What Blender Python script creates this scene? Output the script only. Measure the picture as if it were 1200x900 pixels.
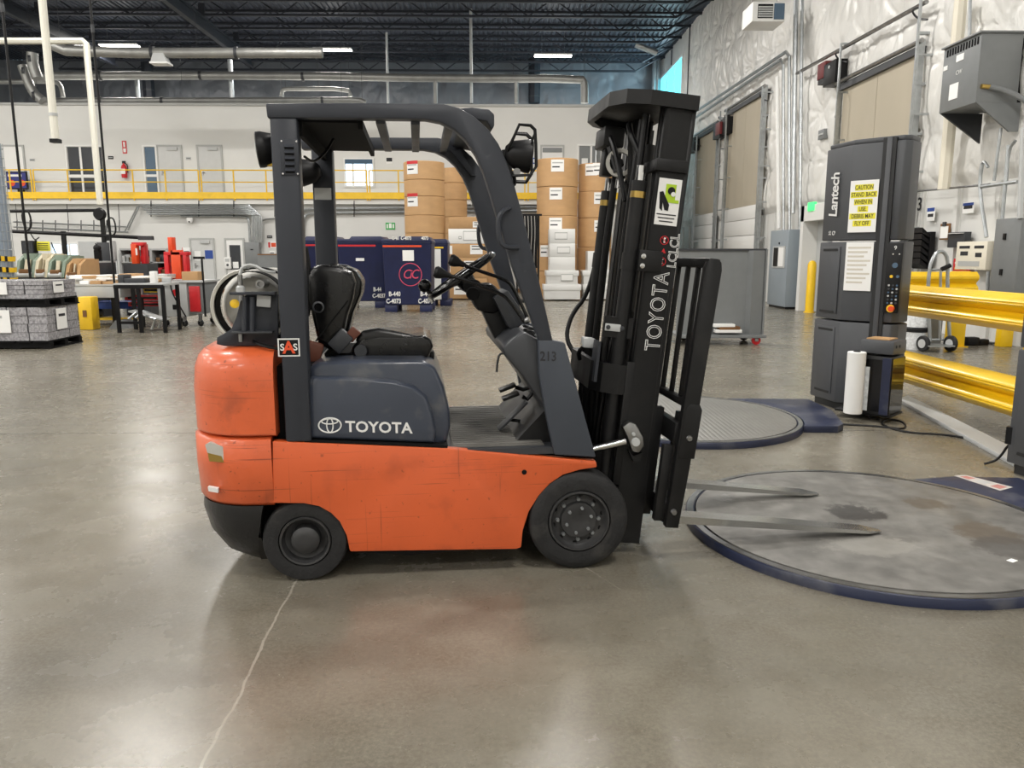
import bpy, bmesh, math, random
from mathutils import Vector, Matrix
random.seed(7)
for o in list(bpy.data.objects): bpy.data.objects.remove(o)
SC = bpy.context.scene
COL = SC.collection
PI = math.pi
# ---------------------------------------------------------------- camera
FPX, PITCH, YAW, EYE = 900.0, math.radians(9.6), math.radians(1.0), 1.5
cd = bpy.data.cameras.new('camera'); cd.sensor_width = 36.0; cd.lens = 36.0*FPX/1200.0
cd.clip_start = 0.05; cd.clip_end = 300
cam = bpy.data.objects.new('camera', cd); COL.objects.link(cam)
cam.location = (0, 0, EYE); cam.rotation_euler = (PI/2-PITCH, 0, -YAW)
SC.camera = cam
FW = Vector((math.sin(YAW)*math.cos(PITCH), math.cos(YAW)*math.cos(PITCH), -math.sin(PITCH)))
RT = Vector((math.cos(YAW), -math.sin(YAW), 0)); UP = RT.cross(FW)
# ---------------------------------------------------------------- view, world
vs = SC.view_settings
vs.view_transform = 'Standard'; vs.look = 'None'; vs.gamma = 1.0; vs.use_curve_mapping = False
vs.exposure = 0.0
wd = bpy.data.worlds.new('sky'); SC.world = wd; wd.use_nodes = True
bgn = wd.node_tree.nodes['Background']; bgn.inputs[0].default_value = (0.55, 0.78, 1.0, 1); bgn.inputs[1].default_value = 1.0
LAMP_W = 430.0          # watts of each high-bay ceiling light
# ---------------------------------------------------------------- survey helpers: sight line -> point of the place at a known distance
def ray(x, y): return FW + RT*((x-600)/FPX) + UP*((450-y)/FPX)
EYEP = Vector((0, 0, EYE))
def atY(x, y, Y): r = ray(x, y); return EYEP + r*(Y/r.y)
def atX(x, y, X): r = ray(x, y); return EYEP + r*(X/r.x)
def atZ(x, y, z=0.0): r = ray(x, y); return EYEP + r*((z-EYE)/r.z)
def rY(x0, y0, x1, y1, Y):
    a = atY(x0, (y0+y1)/2, Y); b = atY(x1, (y0+y1)/2, Y); t = atY((x0+x1)/2, y0, Y); u = atY((x0+x1)/2, y1, Y)
    return a.x, b.x, u.z, t.z            # X0, X1, Z0, Z1
def rX(x0, y0, x1, y1, X):
    a = atX(x0, (y0+y1)/2, X); b = atX(x1, (y0+y1)/2, X); t = atX((x0+x1)/2, y0, X); u = atX((x0+x1)/2, y1, X)
    return b.y, a.y, u.z, t.z            # Y near, Y far, Z0, Z1
# ---------------------------------------------------------------- materials
def lin(c):
    return tuple(((v/255.0)/12.92 if v/255.0 <= 0.04045 else (((v/255.0)+0.055)/1.055)**2.4) for v in c) + (1.0,)
MATS = {}
def mat(name, col, rough=0.5, metal=0.0, var=0.0, vscale=6.0, bump=0.0, bscale=30.0, dirt=None, dscale=3.0, damt=0.4, stretch=(1,1,1), coat=0.0, spec=0.5, rvar=0.0, scr=None, samt=.6):
    m = bpy.data.materials.new(name); m.use_nodes = True; MATS[name] = m
    nt = m.node_tree; N = nt.nodes; L = nt.links; b = N['Principled BSDF']
    b.inputs['Base Color'].default_value = lin(col); b.inputs['Roughness'].default_value = rough; b.inputs['Metallic'].default_value = metal
    b.inputs['Specular IOR Level'].default_value = spec
    if coat: b.inputs['Coat Weight'].default_value = coat; b.inputs['Coat Roughness'].default_value = 0.15
    if var or bump or dirt or rvar:
        tc = N.new('ShaderNodeTexCoord'); mp = N.new('ShaderNodeMapping'); mp.inputs['Scale'].default_value = stretch
        L.new(tc.outputs['Object'], mp.inputs['Vector'])
    def noise(s, d=5.0):
        n = N.new('ShaderNodeTexNoise'); n.inputs['Scale'].default_value = s; n.inputs['Detail'].default_value = d
        L.new(mp.outputs[0], n.inputs['Vector']); return n
    last = None
    if var:
        n = noise(vscale); mx = N.new('ShaderNodeMix'); mx.data_type = 'RGBA'
        c = lin(col); mx.inputs[6].default_value = tuple(x*(1-var) for x in c[:3])+(1,); mx.inputs[7].default_value = tuple(min(1, x*(1+var)) for x in c[:3])+(1,)
        cr = N.new('ShaderNodeMapRange'); cr.inputs[1].default_value = 0.3; cr.inputs[2].default_value = 0.7
        L.new(n.outputs[0], cr.inputs[0]); L.new(cr.outputs[0], mx.inputs[0]); last = mx.outputs[2]
    if dirt:
        n = noise(dscale, 8); cr = N.new('ShaderNodeMapRange'); cr.inputs[1].default_value = 0.56; cr.inputs[2].default_value = 0.72; cr.inputs[4].default_value = damt
        mx = N.new('ShaderNodeMix'); mx.data_type = 'RGBA'
        if last: L.new(last, mx.inputs[6])
        else: mx.inputs[6].default_value = lin(col)
        mx.inputs[7].default_value = lin(dirt); L.new(n.outputs[0], cr.inputs[0]); L.new(cr.outputs[0], mx.inputs[0]); last = mx.outputs[2]
    if scr:
        for st, sc_, th in (((1.2, 1, 70), 1.6, .66), ((42, 1, .9), 1.5, .70), ((3, 3, 3), 14, .70)):
            m2 = N.new('ShaderNodeMapping'); m2.inputs['Scale'].default_value = st; L.new(tc.outputs['Object'], m2.inputs[0])
            n = N.new('ShaderNodeTexNoise'); n.inputs['Scale'].default_value = sc_; n.inputs['Detail'].default_value = 6; L.new(m2.outputs[0], n.inputs['Vector'])
            cr = N.new('ShaderNodeMapRange'); cr.inputs[1].default_value = th-.04; cr.inputs[2].default_value = th+.03; cr.inputs[4].default_value = samt; L.new(n.outputs[0], cr.inputs[0])
            mx = N.new('ShaderNodeMix'); mx.data_type = 'RGBA'; L.new(last, mx.inputs[6]); mx.inputs[7].default_value = lin(scr); L.new(cr.outputs[0], mx.inputs[0]); last = mx.outputs[2]
    if last: L.new(last, b.inputs['Base Color'])
    if rvar:
        n = noise(vscale*0.7); cr = N.new('ShaderNodeMapRange'); cr.inputs[1].default_value = .3; cr.inputs[2].default_value = .7
        cr.inputs[3].default_value = max(0.02, rough-rvar); cr.inputs[4].default_value = min(1, rough+rvar)
        L.new(n.outputs[0], cr.inputs[0]); L.new(cr.outputs[0], b.inputs['Roughness'])
    if bump:
        n = noise(bscale, 4); bp = N.new('ShaderNodeBump'); bp.inputs['Strength'].default_value = bump; bp.inputs['Distance'].default_value = 0.02
        L.new(n.outputs[0], bp.inputs['Height']); L.new(bp.outputs[0], b.inputs['Normal'])
    return m
def emat(name, col, s):
    m = bpy.data.materials.new(name); m.use_nodes = True; MATS[name] = m
    b = m.node_tree.nodes['Principled BSDF']; b.inputs['Base Color'].default_value = lin(col)
    b.inputs['Emission Color'].default_value = lin(col); b.inputs['Emission Strength'].default_value = s; return m
def M(n): return MATS[n] if isinstance(n, str) else n
# ---------------------------------------------------------------- mesh builder
class MB:
    def __init__(s): s.v = []; s.f = []
    def add(s, vs, fs):
        o = len(s.v); s.v += [tuple(p) for p in vs]; s.f += [tuple(i+o for i in f) for f in fs]; return s
    def box(s, x0, x1, y0, y1, z0, z1):
        return s.add([(x0,y0,z0),(x1,y0,z0),(x1,y1,z0),(x0,y1,z0),(x0,y0,z1),(x1,y0,z1),(x1,y1,z1),(x0,y1,z1)],
                     [(0,3,2,1),(4,5,6,7),(0,1,5,4),(1,2,6,5),(2,3,7,6),(3,0,4,7)])
    def obox(s, c, size, rot=None):          # box by centre, size and a 3x3 / euler tuple
        hx, hy, hz = size[0]/2, size[1]/2, size[2]/2
        if rot is None: R = Matrix.Identity(3)
        elif isinstance(rot, Matrix): R = rot
        else:
            from mathutils import Euler
            R = Euler(rot).to_matrix()
        c = Vector(c); pts = [c + R @ Vector(p) for p in [(-hx,-hy,-hz),(hx,-hy,-hz),(hx,hy,-hz),(-hx,hy,-hz),(-hx,-hy,hz),(hx,-hy,hz),(hx,hy,hz),(-hx,hy,hz)]]
        return s.add(pts, [(0,3,2,1),(4,5,6,7),(0,1,5,4),(1,2,6,5),(2,3,7,6),(3,0,4,7)])
    def prism(s, poly, d0, d1, fn):          # poly 2D extruded from d0 to d1; fn(a, b, d) -> xyz
        n = len(poly); pts = [fn(a, b, d0) for a, b in poly] + [fn(a, b, d1) for a, b in poly]
        fs = [tuple(range(n)), tuple(range(2*n-1, n-1, -1))] + [(i, i+n, (i+1) % n+n, (i+1) % n) for i in range(n)]
        return s.add(pts, fs)
    def cyl(s, p0, p1, r0, r1=None, n=16, cap=True):
        r1 = r0 if r1 is None else r1; p0 = Vector(p0); p1 = Vector(p1); d = (p1-p0).normalized()
        a = d.cross(Vector((0,0,1))); a = Vector((1,0,0)) if a.length < 1e-4 else a.normalized(); b = d.cross(a)
        pts = [p0 + (a*math.cos(2*PI*i/n)+b*math.sin(2*PI*i/n))*r0 for i in range(n)] + [p1 + (a*math.cos(2*PI*i/n)+b*math.sin(2*PI*i/n))*r1 for i in range(n)]
        fs = [(i, (i+1) % n, (i+1) % n+n, i+n) for i in range(n)]
        if cap: fs += [tuple(range(n-1, -1, -1)), tuple(range(n, 2*n))]
        return s.add(pts, fs)
    def lathe(s, prof, org, axis, n=32, closed=False, a0=0, a1=2*PI, cap0=True):   # prof: (r, h) along axis
        org = Vector(org); d = Vector(axis).normalized(); a = d.cross(Vector((0,0,1))); a = Vector((1,0,0)) if a.length < 1e-4 else a.normalized(); b = d.cross(a)
        pts = []; k = len(prof); full = abs(a1-a0-2*PI) < 1e-6; m = n if full else n+1
        for i in range(m):
            t = a0+(a1-a0)*i/n; e = a*math.cos(t)+b*math.sin(t)
            for r, h in prof: pts.append(org + d*h + e*r)
        fs = []
        for i in range(n):
            j = (i+1) % m
            for q in range(k-1 if not closed else k):
                q2 = (q+1) % k; fs.append((i*k+q, j*k+q, j*k+q2, i*k+q2))
        if not closed and full:
            if cap0 and prof[0][0] > 2e-5: fs.append(tuple(i*k for i in range(n-1, -1, -1)))
            if prof[-1][0] > 2e-5: fs.append(tuple(i*k+k-1 for i in range(n)))
        return s.add(pts, fs)
    def tube(s, path, r, n=8, closed=False, sm=0):
        P = [Vector(p) for p in path]
        for _ in range(sm):                 # corner cutting
            Q = [P[0]]
            for i in range(len(P)-1): Q += [P[i]*0.75+P[i+1]*0.25, P[i]*0.25+P[i+1]*0.75]
            P = Q+[P[-1]] if not closed else Q
        k = len(P); ref = None; pts = []
        for i in range(k):
            if closed: t = P[(i+1) % k]-P[i-1]
            else: t = P[min(i+1, k-1)]-P[max(i-1, 0)]
            t.normalize()
            if ref is None:
                ref = t.cross(Vector((0,0,1)));  ref = t.cross(Vector((1,0,0))) if ref.length < 0.1 else ref
            ref = (ref - t*ref.dot(t)).normalized(); b = t.cross(ref)
            rr = r[i] if isinstance(r, (list, tuple)) else r
            pts += [P[i] + (ref*math.cos(2*PI*q/n)+b*math.sin(2*PI*q/n))*rr for q in range(n)]
        fs = []
        for i in range(k if closed else k-1):
            j = (i+1) % k
            fs += [(i*n+q, i*n+(q+1) % n, j*n+(q+1) % n, j*n+q) for q in range(n)]
        if not closed: fs += [tuple(range(n-1, -1, -1)), tuple((k-1)*n+q for q in range(n))]
        return s.add(pts, fs)
    def loft(s, rings, cap=True):            # rings: lists of equal length, closed loops
        n = len(rings[0]); pts = [p for r in rings for p in r]; fs = []
        for i in range(len(rings)-1):
            fs += [(i*n+q, i*n+(q+1) % n, (i+1)*n+(q+1) % n, (i+1)*n+q) for q in range(n)]
        if cap: fs += [tuple(range(n-1, -1, -1)), tuple((len(rings)-1)*n+q for q in range(n))]
        return s.add(pts, fs)
    def ball(s, c, r, n=14, sc=(1,1,1)):
        prof = [(max(1e-6, r*math.sin(PI*i/8)), -r*math.cos(PI*i/8)) for i in range(9)]
        o = len(s.v); s.lathe(prof, (0,0,0), (0,0,1), n)
        for i in range(o, len(s.v)): p = s.v[i]; s.v[i] = (p[0]*sc[0]+c[0], p[1]*sc[1]+c[1], p[2]*sc[2]+c[2])
        return s
    def build(s, name, m, parent=None, bevel=0.0, seg=2, smooth=True, world=False, ang=35):
        me = bpy.data.meshes.new(name); bm = bmesh.new()
        vs = [bm.verts.new(p) for p in s.v]
        for f in s.f:
            try: bm.faces.new([vs[i] for i in f])
            except ValueError: pass
        bmesh.ops.remove_doubles(bm, verts=bm.verts, dist=1e-5)
        bmesh.ops.recalc_face_normals(bm, faces=bm.faces)
        if bevel > 0:
            ed = [e for e in bm.edges if len(e.link_faces) == 2 and e.calc_face_angle(0) > math.radians(30)]
            bmesh.ops.bevel(bm, geom=ed, offset=bevel, segments=seg, profile=0.5, affect='EDGES', clamp_overlap=True)
        if smooth:
            for f in bm.faces: f.smooth = True
            for e in bm.edges:
                if len(e.link_faces) == 2 and e.calc_face_angle(0) > math.radians(ang): e.smooth = False
        if world and parent is not None:
            iv = parent.matrix_basis.inverted()
            bm.transform(iv)
        bm.to_mesh(me); bm.free(); me.materials.append(M(m))
        o = bpy.data.objects.new(name, me); COL.objects.link(o)
        if parent is not None: o.parent = parent
        return o
def tag(o, label=None, cat=None, group=None, kind=None):
    if label: o['label'] = label
    if cat: o['category'] = cat
    if group: o['group'] = group
    if kind: o['kind'] = kind
    return o
def thing(name, label, cat, loc=(0,0,0), rz=0.0, group=None):
    o = bpy.data.objects.new(name, None); COL.objects.link(o); o.empty_display_size = 0.1
    o.location = loc; o.rotation_euler = (0, 0, rz)
    o.matrix_basis = Matrix.Translation(Vector(loc)) @ Matrix.Rotation(rz, 4, 'Z')
    return tag(o, label, cat, group)
def struct(name, mb, m, label=None, parent=None, **k):
    o = mb.build(name, m, parent, **k); tag(o, label, None, None, 'structure' if parent is None else None); return o
def copy_tree(o, parent=None):
    c = o.copy(); COL.objects.link(c); c.parent = parent
    for ch in o.children: copy_tree(ch, c)
    return c
def text(name, s, size, m, org, xdir, ydir, parent=None, depth=0.001, bold=0.0, outline=0.0, align='CENTER', shear=0.0, sx=1.0, space=1.0, world=False):
    cu = bpy.data.curves.new(name, 'FONT'); cu.body = s; cu.size = size; cu.align_x = align; cu.align_y = 'CENTER'; cu.shear = shear
    cu.space_character = space; cu.resolution_u = 3
    if outline: cu.fill_mode = 'NONE'; cu.bevel_depth = outline; cu.bevel_resolution = 0
    else: cu.extrude = depth; cu.offset = bold
    t = bpy.data.objects.new(name, cu); COL.objects.link(t)
    dg = bpy.context.evaluated_depsgraph_get(); me = bpy.data.meshes.new_from_object(t.evaluated_get(dg))
    bpy.data.objects.remove(t); bpy.data.curves.remove(cu)
    X = Vector(xdir).normalized(); Y = Vector(ydir).normalized(); Z = X.cross(Y)
    T = Matrix(((X.x*sx, Y.x, Z.x, org[0]), (X.y*sx, Y.y, Z.y, org[1]), (X.z*sx, Y.z, Z.z, org[2]), (0,0,0,1)))
    if world and parent is not None: T = parent.matrix_basis.inverted() @ T
    me.transform(T); me.materials.clear(); me.materials.append(M(m))
    o = bpy.data.objects.new(name, me); COL.objects.link(o)
    if parent is not None: o.parent = parent
    return o
XZ = lambda a, b, d: (a, d, b)       # profile in X-Z pushed along Y
XY = lambda a, b, d: (a, b, d)
YZ = lambda a, b, d: (d, a, b)
def arc(cx, cy, r, a0, a1, n):
    return [(cx+r*math.cos(math.radians(a0+(a1-a0)*i/n)), cy+r*math.sin(math.radians(a0+(a1-a0)*i/n))) for i in range(n+1)]
# palette
mat('white_wall', (222, 222, 219), .75, var=.03, vscale=.6)
mat('lower_wall', (214, 214, 211), .7, var=.04, vscale=.5)
mat('door_grey', (200, 201, 200), .5, var=.03)
mat('frame_grey', (176, 177, 175), .45)
mat('yellow', (240, 196, 40), .4, var=.06, dirt=(150,120,40), damt=.3)
mat('yellow_bright', (245, 200, 25), .32, var=.05, vscale=3, coat=.3)
mat('black', (14, 14, 16), .45, spec=.3)
mat('black_gloss', (11, 11, 13), .22, spec=.4)
mat('black_matte', (14, 14, 15), .8, spec=.2)
mat('rubber', (30, 30, 31), .75, var=.25, vscale=12, bump=.2, bscale=60, dirt=(90,86,80), dscale=6, damt=.3)
mat('dark_grey', (52, 54, 58), .45, var=.05)
mat('mid_grey', (120, 123, 124), .4, var=.04)
mat('light_grey', (185, 187, 187), .45, var=.03)
mat('white', (235, 235, 233), .55)
mat('paper', (240, 240, 238), .7)
mat('ink', (40, 40, 44), .7)
mat('maroon', (104, 34, 36), .5)
mat('red', (200, 30, 38), .4, var=.05)
mat('orange_red', (225, 75, 30), .42, var=.05)
mat('blue', (36, 70, 150), .5)
mat('green', (50, 170, 80), .5)
mat('galv', (178, 182, 184), .33, metal=.85, var=.12, vscale=8, bump=.06, bscale=14)
mat('steel', (150, 150, 150), .3, metal=1.0, var=.2, vscale=10)
mat('chrome', (215, 215, 215), .12, metal=1.0)
mat('brass', (190, 160, 90), .3, metal=1.0)
mat('glass_dark', (20, 24, 28), .06, spec=.8)
mat('cardboard', (184, 146, 102), .75, var=.07, vscale=3, bump=.08, bscale=8)
mat('kraft', (196, 156, 110), .6, var=.06, vscale=2.5, bump=.1, bscale=7, stretch=(1,1,2.5))
mat('brown', (120, 84, 50), .75, var=.1)
mat('bin_blue', (26, 34, 74), .4, var=.12, vscale=4)
mat('joist', (36, 40, 49), .6, var=.1)
# ================================================================ the hall
XL, XR, YF, YB, ZR = -28.0, 8.6, -14.0, 42.5, 11.4
def floor_mat():
    m = bpy.data.materials.new('polished_concrete'); m.use_nodes = True; MATS['floor'] = m
    nt = m.node_tree; N = nt.nodes; L = nt.links; b = N['Principled BSDF']
    tc = N.new('ShaderNodeTexCoord')
    def noise(s, d=6, r=.55):
        n = N.new('ShaderNodeTexNoise'); n.inputs['Scale'].default_value = s; n.inputs['Detail'].default_value = d; n.inputs['Roughness'].default_value = r
        L.new(tc.outputs['Object'], n.inputs['Vector']); return n.outputs[0]
    def ramp(src, a, b_, c0, c1):
        r = N.new('ShaderNodeMapRange'); r.inputs[1].default_value = a; r.inputs[2].default_value = b_; r.inputs[3].default_value = c0; r.inputs[4].default_value = c1
        L.new(src, r.inputs[0]); return r.outputs[0]
    def mixc(f, a, b_):
        mx = N.new('ShaderNodeMix'); mx.data_type = 'RGBA'; L.new(f, mx.inputs[0])
        for i, c in ((6, a), (7, b_)):
            if isinstance(c, tuple): mx.inputs[i].default_value = c
            else: L.new(c, mx.inputs[i])
        return mx.outputs[2]
    base = mixc(ramp(noise(.55), .35, .68, 0, 1), lin((98, 94, 84)), lin((130, 125, 113)))
    base = mixc(ramp(noise(5), .42, .72, 0, .55), base, lin((94, 87, 74)))
    base = mixc(ramp(noise(60, 9, .8), .42, .72, 0, .5), base, lin((154, 147, 131)))
    base = mixc(ramp(noise(24, 9, .8), .52, .72, 0, .35), base, lin((74, 68, 57)))
    base = mixc(ramp(noise(1.7, 9, .75), .62, .78, 0, .5), base, lin((80, 73, 62)))
    # sawn joints and a wandering crack, each with its own place on the slab
    sp = N.new('ShaderNodeSeparateXYZ'); L.new(tc.outputs['Object'], sp.inputs[0])
    def mth(op, a, b_=None):
        k = N.new('ShaderNodeMath'); k.operation = op
        for i, c in enumerate((a, b_)):
            if c is None: continue
            if isinstance(c, (int, float)): k.inputs[i].default_value = c
            else: L.new(c, k.inputs[i])
        return k.outputs[0]
    wob = mth('MULTIPLY', mth('SUBTRACT', noise(2.2, 6), .5), .09)
    def line(expr, w): return ramp(mth('ABSOLUTE', expr), w*.4, w, 1, 0)
    # crack through (-0.96,3.3) and (-0.97,1.9)-ish: x = x0 + k*y
    crack = line(mth('ADD', mth('SUBTRACT', sp.outputs[0], mth('ADD', mth('MULTIPLY', sp.outputs[1], CRK), CRX)), wob), .0055)
    crack2 = line(mth('ADD', mth('SUBTRACT', mth('MULTIPLY', sp.outputs[0], 1.0), mth('ADD', mth('MULTIPLY', sp.outputs[1], -.55), 2.35)), wob), .004)
    crack2 = mth('MULTIPLY', crack2, ramp(noise(.8), .5, .6, 0, .7))
    jy = line(mth('SUBTRACT', mth('MODULO', mth('ADD', sp.outputs[1], 100-JY0), 4.6), 0.02), .012)
    jx = line(mth('SUBTRACT', mth('MODULO', mth('ADD', sp.outputs[0], 100-JX0), 4.6), 0.02), .012)
    jj = mth('MINIMUM', mth('ADD', jy, mth('ADD', crack, crack2)), .65)
    base = mixc(mth('MINIMUM', jy, .65), base, lin((70, 64, 56)))
    base = mixc(mth('MINIMUM', mth('ADD', crack, crack2), .6), base, lin((176, 170, 158)))
    L.new(base, b.inputs['Base Color'])
    rr = mth('ADD', ramp(noise(3.0, 8, .65), .3, .7, .22, .31), 0.0)
    L.new(rr, b.inputs['Roughness']); b.inputs['Specular IOR Level'].default_value = .65
    bp = N.new('ShaderNodeBump'); bp.inputs['Strength'].default_value = .02; bp.inputs['Distance'].default_value = .008
    L.new(noise(6, 2), bp.inputs['Height']); L.new(bp.outputs[0], b.inputs['Normal'])
    return m
_a = atZ(340, 694); _b = atZ(240, 890); CRK = (_a.x-_b.x)/(_a.y-_b.y); CRX = _a.x-CRK*_a.y
JY0 = atZ(100, 555).y; JX0 = -12.3
floor_mat()
struct('floor', MB().box(XL, XR, YF, YB, -.1, 0), 'floor', 'polished grey-brown concrete slab floor', smooth=False)
# quilted insulation: pillows between tufts, creases fanning out of each tuft
def quilt(u, w, seed=0):
    pu, pw = 1.5, 1.3
    j = math.floor(w/pw); row = j
    best = 9; bu = bw = 0
    for dj in (0, 1):
        jj = j+dj; off = (jj % 2)*pu/2
        i = math.floor((u-off)/pu)
        for di in (0, 1):
            h = math.sin((i+di)*12.9+jj*78.2+seed)*.13
            cx = (i+di)*pu+off+h; cy = jj*pw+h
            d = math.hypot(u-cx, w-cy)
            if d < best: best = d; bu = u-cx; bw = w-cy
    th = math.atan2(bw, bu); p = min(best/.7, 1.0)
    fold = -.11*(1-abs(math.sin(th*4+math.sin(bu*4)*.5+seed+jj)))**3*math.exp(-best*1.5)*min(best*5, 1)
    wr = .012*math.sin(u*13+2.6*math.sin(w*2.3+u))*math.sin(w*1.3+u*.7)
    return .14*math.sin(p*PI/2)**.8 + fold + wr
def insulation_mat(name, col, rough):
    m = mat(name, col, rough, var=.04, vscale=1.2)
    nt = m.node_tree; N = nt.nodes; L = nt.links
    tc = N.new('ShaderNodeTexCoord'); mp = N.new('ShaderNodeMapping'); mp.inputs['Scale'].default_value = (1, 1.4, .55); L.new(tc.outputs['Object'], mp.inputs[0])
    n = N.new('ShaderNodeTexNoise'); n.inputs['Scale'].default_value = 1.7; n.inputs['Detail'].default_value = 3.5; n.inputs['Distortion'].default_value = 2.2; L.new(mp.outputs[0], n.inputs['Vector'])
    bp = N.new('ShaderNodeBump'); bp.inputs['Strength'].default_value = .28; bp.inputs['Distance'].default_value = .10
    L.new(n.outputs[0], bp.inputs['Height']); L.new(bp.outputs[0], N['Principled BSDF'].inputs['Normal'])
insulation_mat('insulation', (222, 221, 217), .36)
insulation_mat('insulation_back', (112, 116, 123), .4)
mb = MB(); ny, nz = 560, 150; y0, y1, z0, z1 = 8.0, YB, 2.72, ZR
for i in range(ny+1):
    for j in range(nz+1):
        y = y0+(y1-y0)*i/ny; z = z0+(z1-z0)*j/nz
        e = min(1, (z-z0)/.25)
        mb.v.append((XR-.01-quilt(y, z)*e, y, z))
for i in range(ny):
    for j in range(nz): a = i*(nz+1)+j; mb.f.append((a, a+1, a+nz+2, a+nz+1))
wr = struct('wall_right', MB().box(XR, XR+.2, YF, YB, 0, ZR), 'white_wall', 'long right hall wall with white quilted insulation above metal sheeting', smooth=False)
mb.build('insulation_blanket', 'insulation', wr, ang=80)
# ribbed metal liner under the blanket
y = 6.0; lp = MB().box(XR-.03, XR, .004, 1.196, 0, 2.74).build('liner_panel', 'lower_wall', wr, smooth=False); lr = MB().box(XR-.09, XR-.03, .04, .16, 0, 2.74).build('liner_rib', 'lower_wall', wr, smooth=False)
lp.location.y = lr.location.y = y
while y+2.4 < YB:
    y += 1.2
    for o_ in (lp, lr):
        c_ = o_.copy(); COL.objects.link(c_); c_.parent = wr; c_.location.y = y
mb = MB(); nx, nz = 340, 48; z0 = 6.6
for i in range(nx+1):
    for j in range(nz+1):
        x = XL+(XR-XL)*i/nx; z = z0+(ZR-z0)*j/nz
        mb.v.append((x, YB-.02-quilt(x, z, 3), z))
for i in range(nx):
    for j in range(nz): a = i*(nz+1)+j; mb.f.append((a, a+1, a+nz+2, a+nz+1))
wb = struct('wall_back', MB().box(XL, XR+.2, YB, YB+.2, 0, ZR), 'white_wall', 'far end wall behind the office block, quilted with silver-grey insulation', smooth=False)
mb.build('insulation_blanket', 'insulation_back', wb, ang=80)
struct('wall_left', MB().box(XL-.2, XL, YF, YB, 0, ZR), 'white_wall', 'far left white hall wall', smooth=False)
struct('wall_front', MB().box(XL-.2, XR+.2, YF-.2, YF, 0, ZR), 'white_wall', 'white hall wall behind the viewpoint', smooth=False)
# corrugated roof deck, ribs running away from the viewer
mat('deck', (56, 61, 72), .5, var=.08, vscale=.7)
mb = MB(); x = XL-.2; prof = []
while x < XR+.2:
    prof += [(x, ZR+.045), (x+.07, ZR+.045), (x+.10, ZR), (x+.19, ZR)]; x += .22
prof += [(XR+.3, ZR), (XR+.3, ZR+.2), (XL-.2, ZR+.2)]
mb.prism(prof, YF, YB, XZ)
struct('ceiling', mb, 'deck', 'dark corrugated steel roof deck', smooth=False)
# ---------------------------------------------------------------- ceiling lights
emat('lamp_glow', (255, 250, 240), 14)
def ceiling_light(x, y, z, label, group, side=.3):
    t = thing('ceiling_light', label, 'light', (x, y, z), 0, group)
    MB().box(-.84, .84, -.2, .2, .02, .09).build('housing', 'light_grey', t, bevel=.01)
    MB().box(-.82, .82, -.17, .17, 0, .02).build('diffuser', 'lamp_glow', t)
    for sx in (-.5, .5): MB().tube([(sx, 0, .09), (sx, 0, ZR-z)], .006, 5).build('hanger', 'steel', t)
    ld = bpy.data.lights.new('high_bay', 'AREA'); ld.shape = 'RECTANGLE'; ld.size = 1.64; ld.size_y = .34; ld.energy = LAMP_W; ld.color = (1.0, .965, .91)
    lo = bpy.data.objects.new('lamp', ld); COL.objects.link(lo); lo.parent = t; lo.location = (0, 0, -.02)
    pd_ = bpy.data.lights.new('side_glow', 'POINT'); pd_.energy = LAMP_W*side; pd_.shadow_soft_size = .35; pd_.color = (1.0, .97, .93)
    po_ = bpy.data.objects.new('side_glow', pd_); COL.objects.link(po_); po_.parent = t; po_.location = (0, 0, -.45)
    return t
for (px, py, w) in ((140, 54, 'leftmost of the three, above the round silver duct'), (390, 59, 'middle of the three, at the end of the grey duct'), (648, 66, 'rightmost of the three, nearest the forklift mast')):
    p = atY(px, py, 36.0); ceiling_light(p.x, p.y, p.z, 'glowing rectangular ceiling light, '+w, 'ceiling lights in view', .05)
for i, y in enumerate((23.0, 15.0, 7.0, -1.0, -9.0)):
    for j, x in enumerate((-24.0, -17.6, -7.7, 2.4)): ceiling_light(x, y, 10.5, 'ceiling light overhead, %s row from the office wall, %s from the right wall' % (('first second third fourth fifth'.split()[i]), ('fourth third second first'.split()[j])), 'ceiling lights overhead')
# ---------------------------------------------------------------- office block with mezzanine
YU, YL, ZM, ZT = 32.0, 30.9, 3.66, atY(350, 122.5, 32.0).z
XO = 7.2
struct('wall_office_upper', MB().box(XL, XO, YU, YU+5.0, ZM-.25, ZT), 'white_wall', 'upper white wall of the office block', smooth=False)
struct('wall_office_lower', MB().box(XL, XO, YL, YL+6.0, 0, ZM-.25), 'lower_wall', 'lower grey-white wall under the mezzanine', smooth=False)
struct('trim_1', MB().box(XL, XO, YL-.25, YU, ZM-.25, ZM-.02), 'lower_wall', 'white mezzanine floor slab', smooth=False)
x0, x1, za, zb = rY(40, 226, 700, 233, YL-.3)
struct('trim_2', MB().box(XL, XO, YL-.33, YL-.25, za, zb+.02), 'yellow', 'yellow toe board along the mezzanine edge', smooth=False)
struct('trim_3', MB().box(XL, XO, YU-.06, YU, ZT-.06, ZT+.03), 'frame_grey', 'thin metal cap along the top of the white office wall', smooth=False)
struct('baseboard_office', MB().box(XL, XO, YL-.02, YL, 0, .14), 'brown', 'dark baseboard of the lower office wall', smooth=False)
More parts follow.
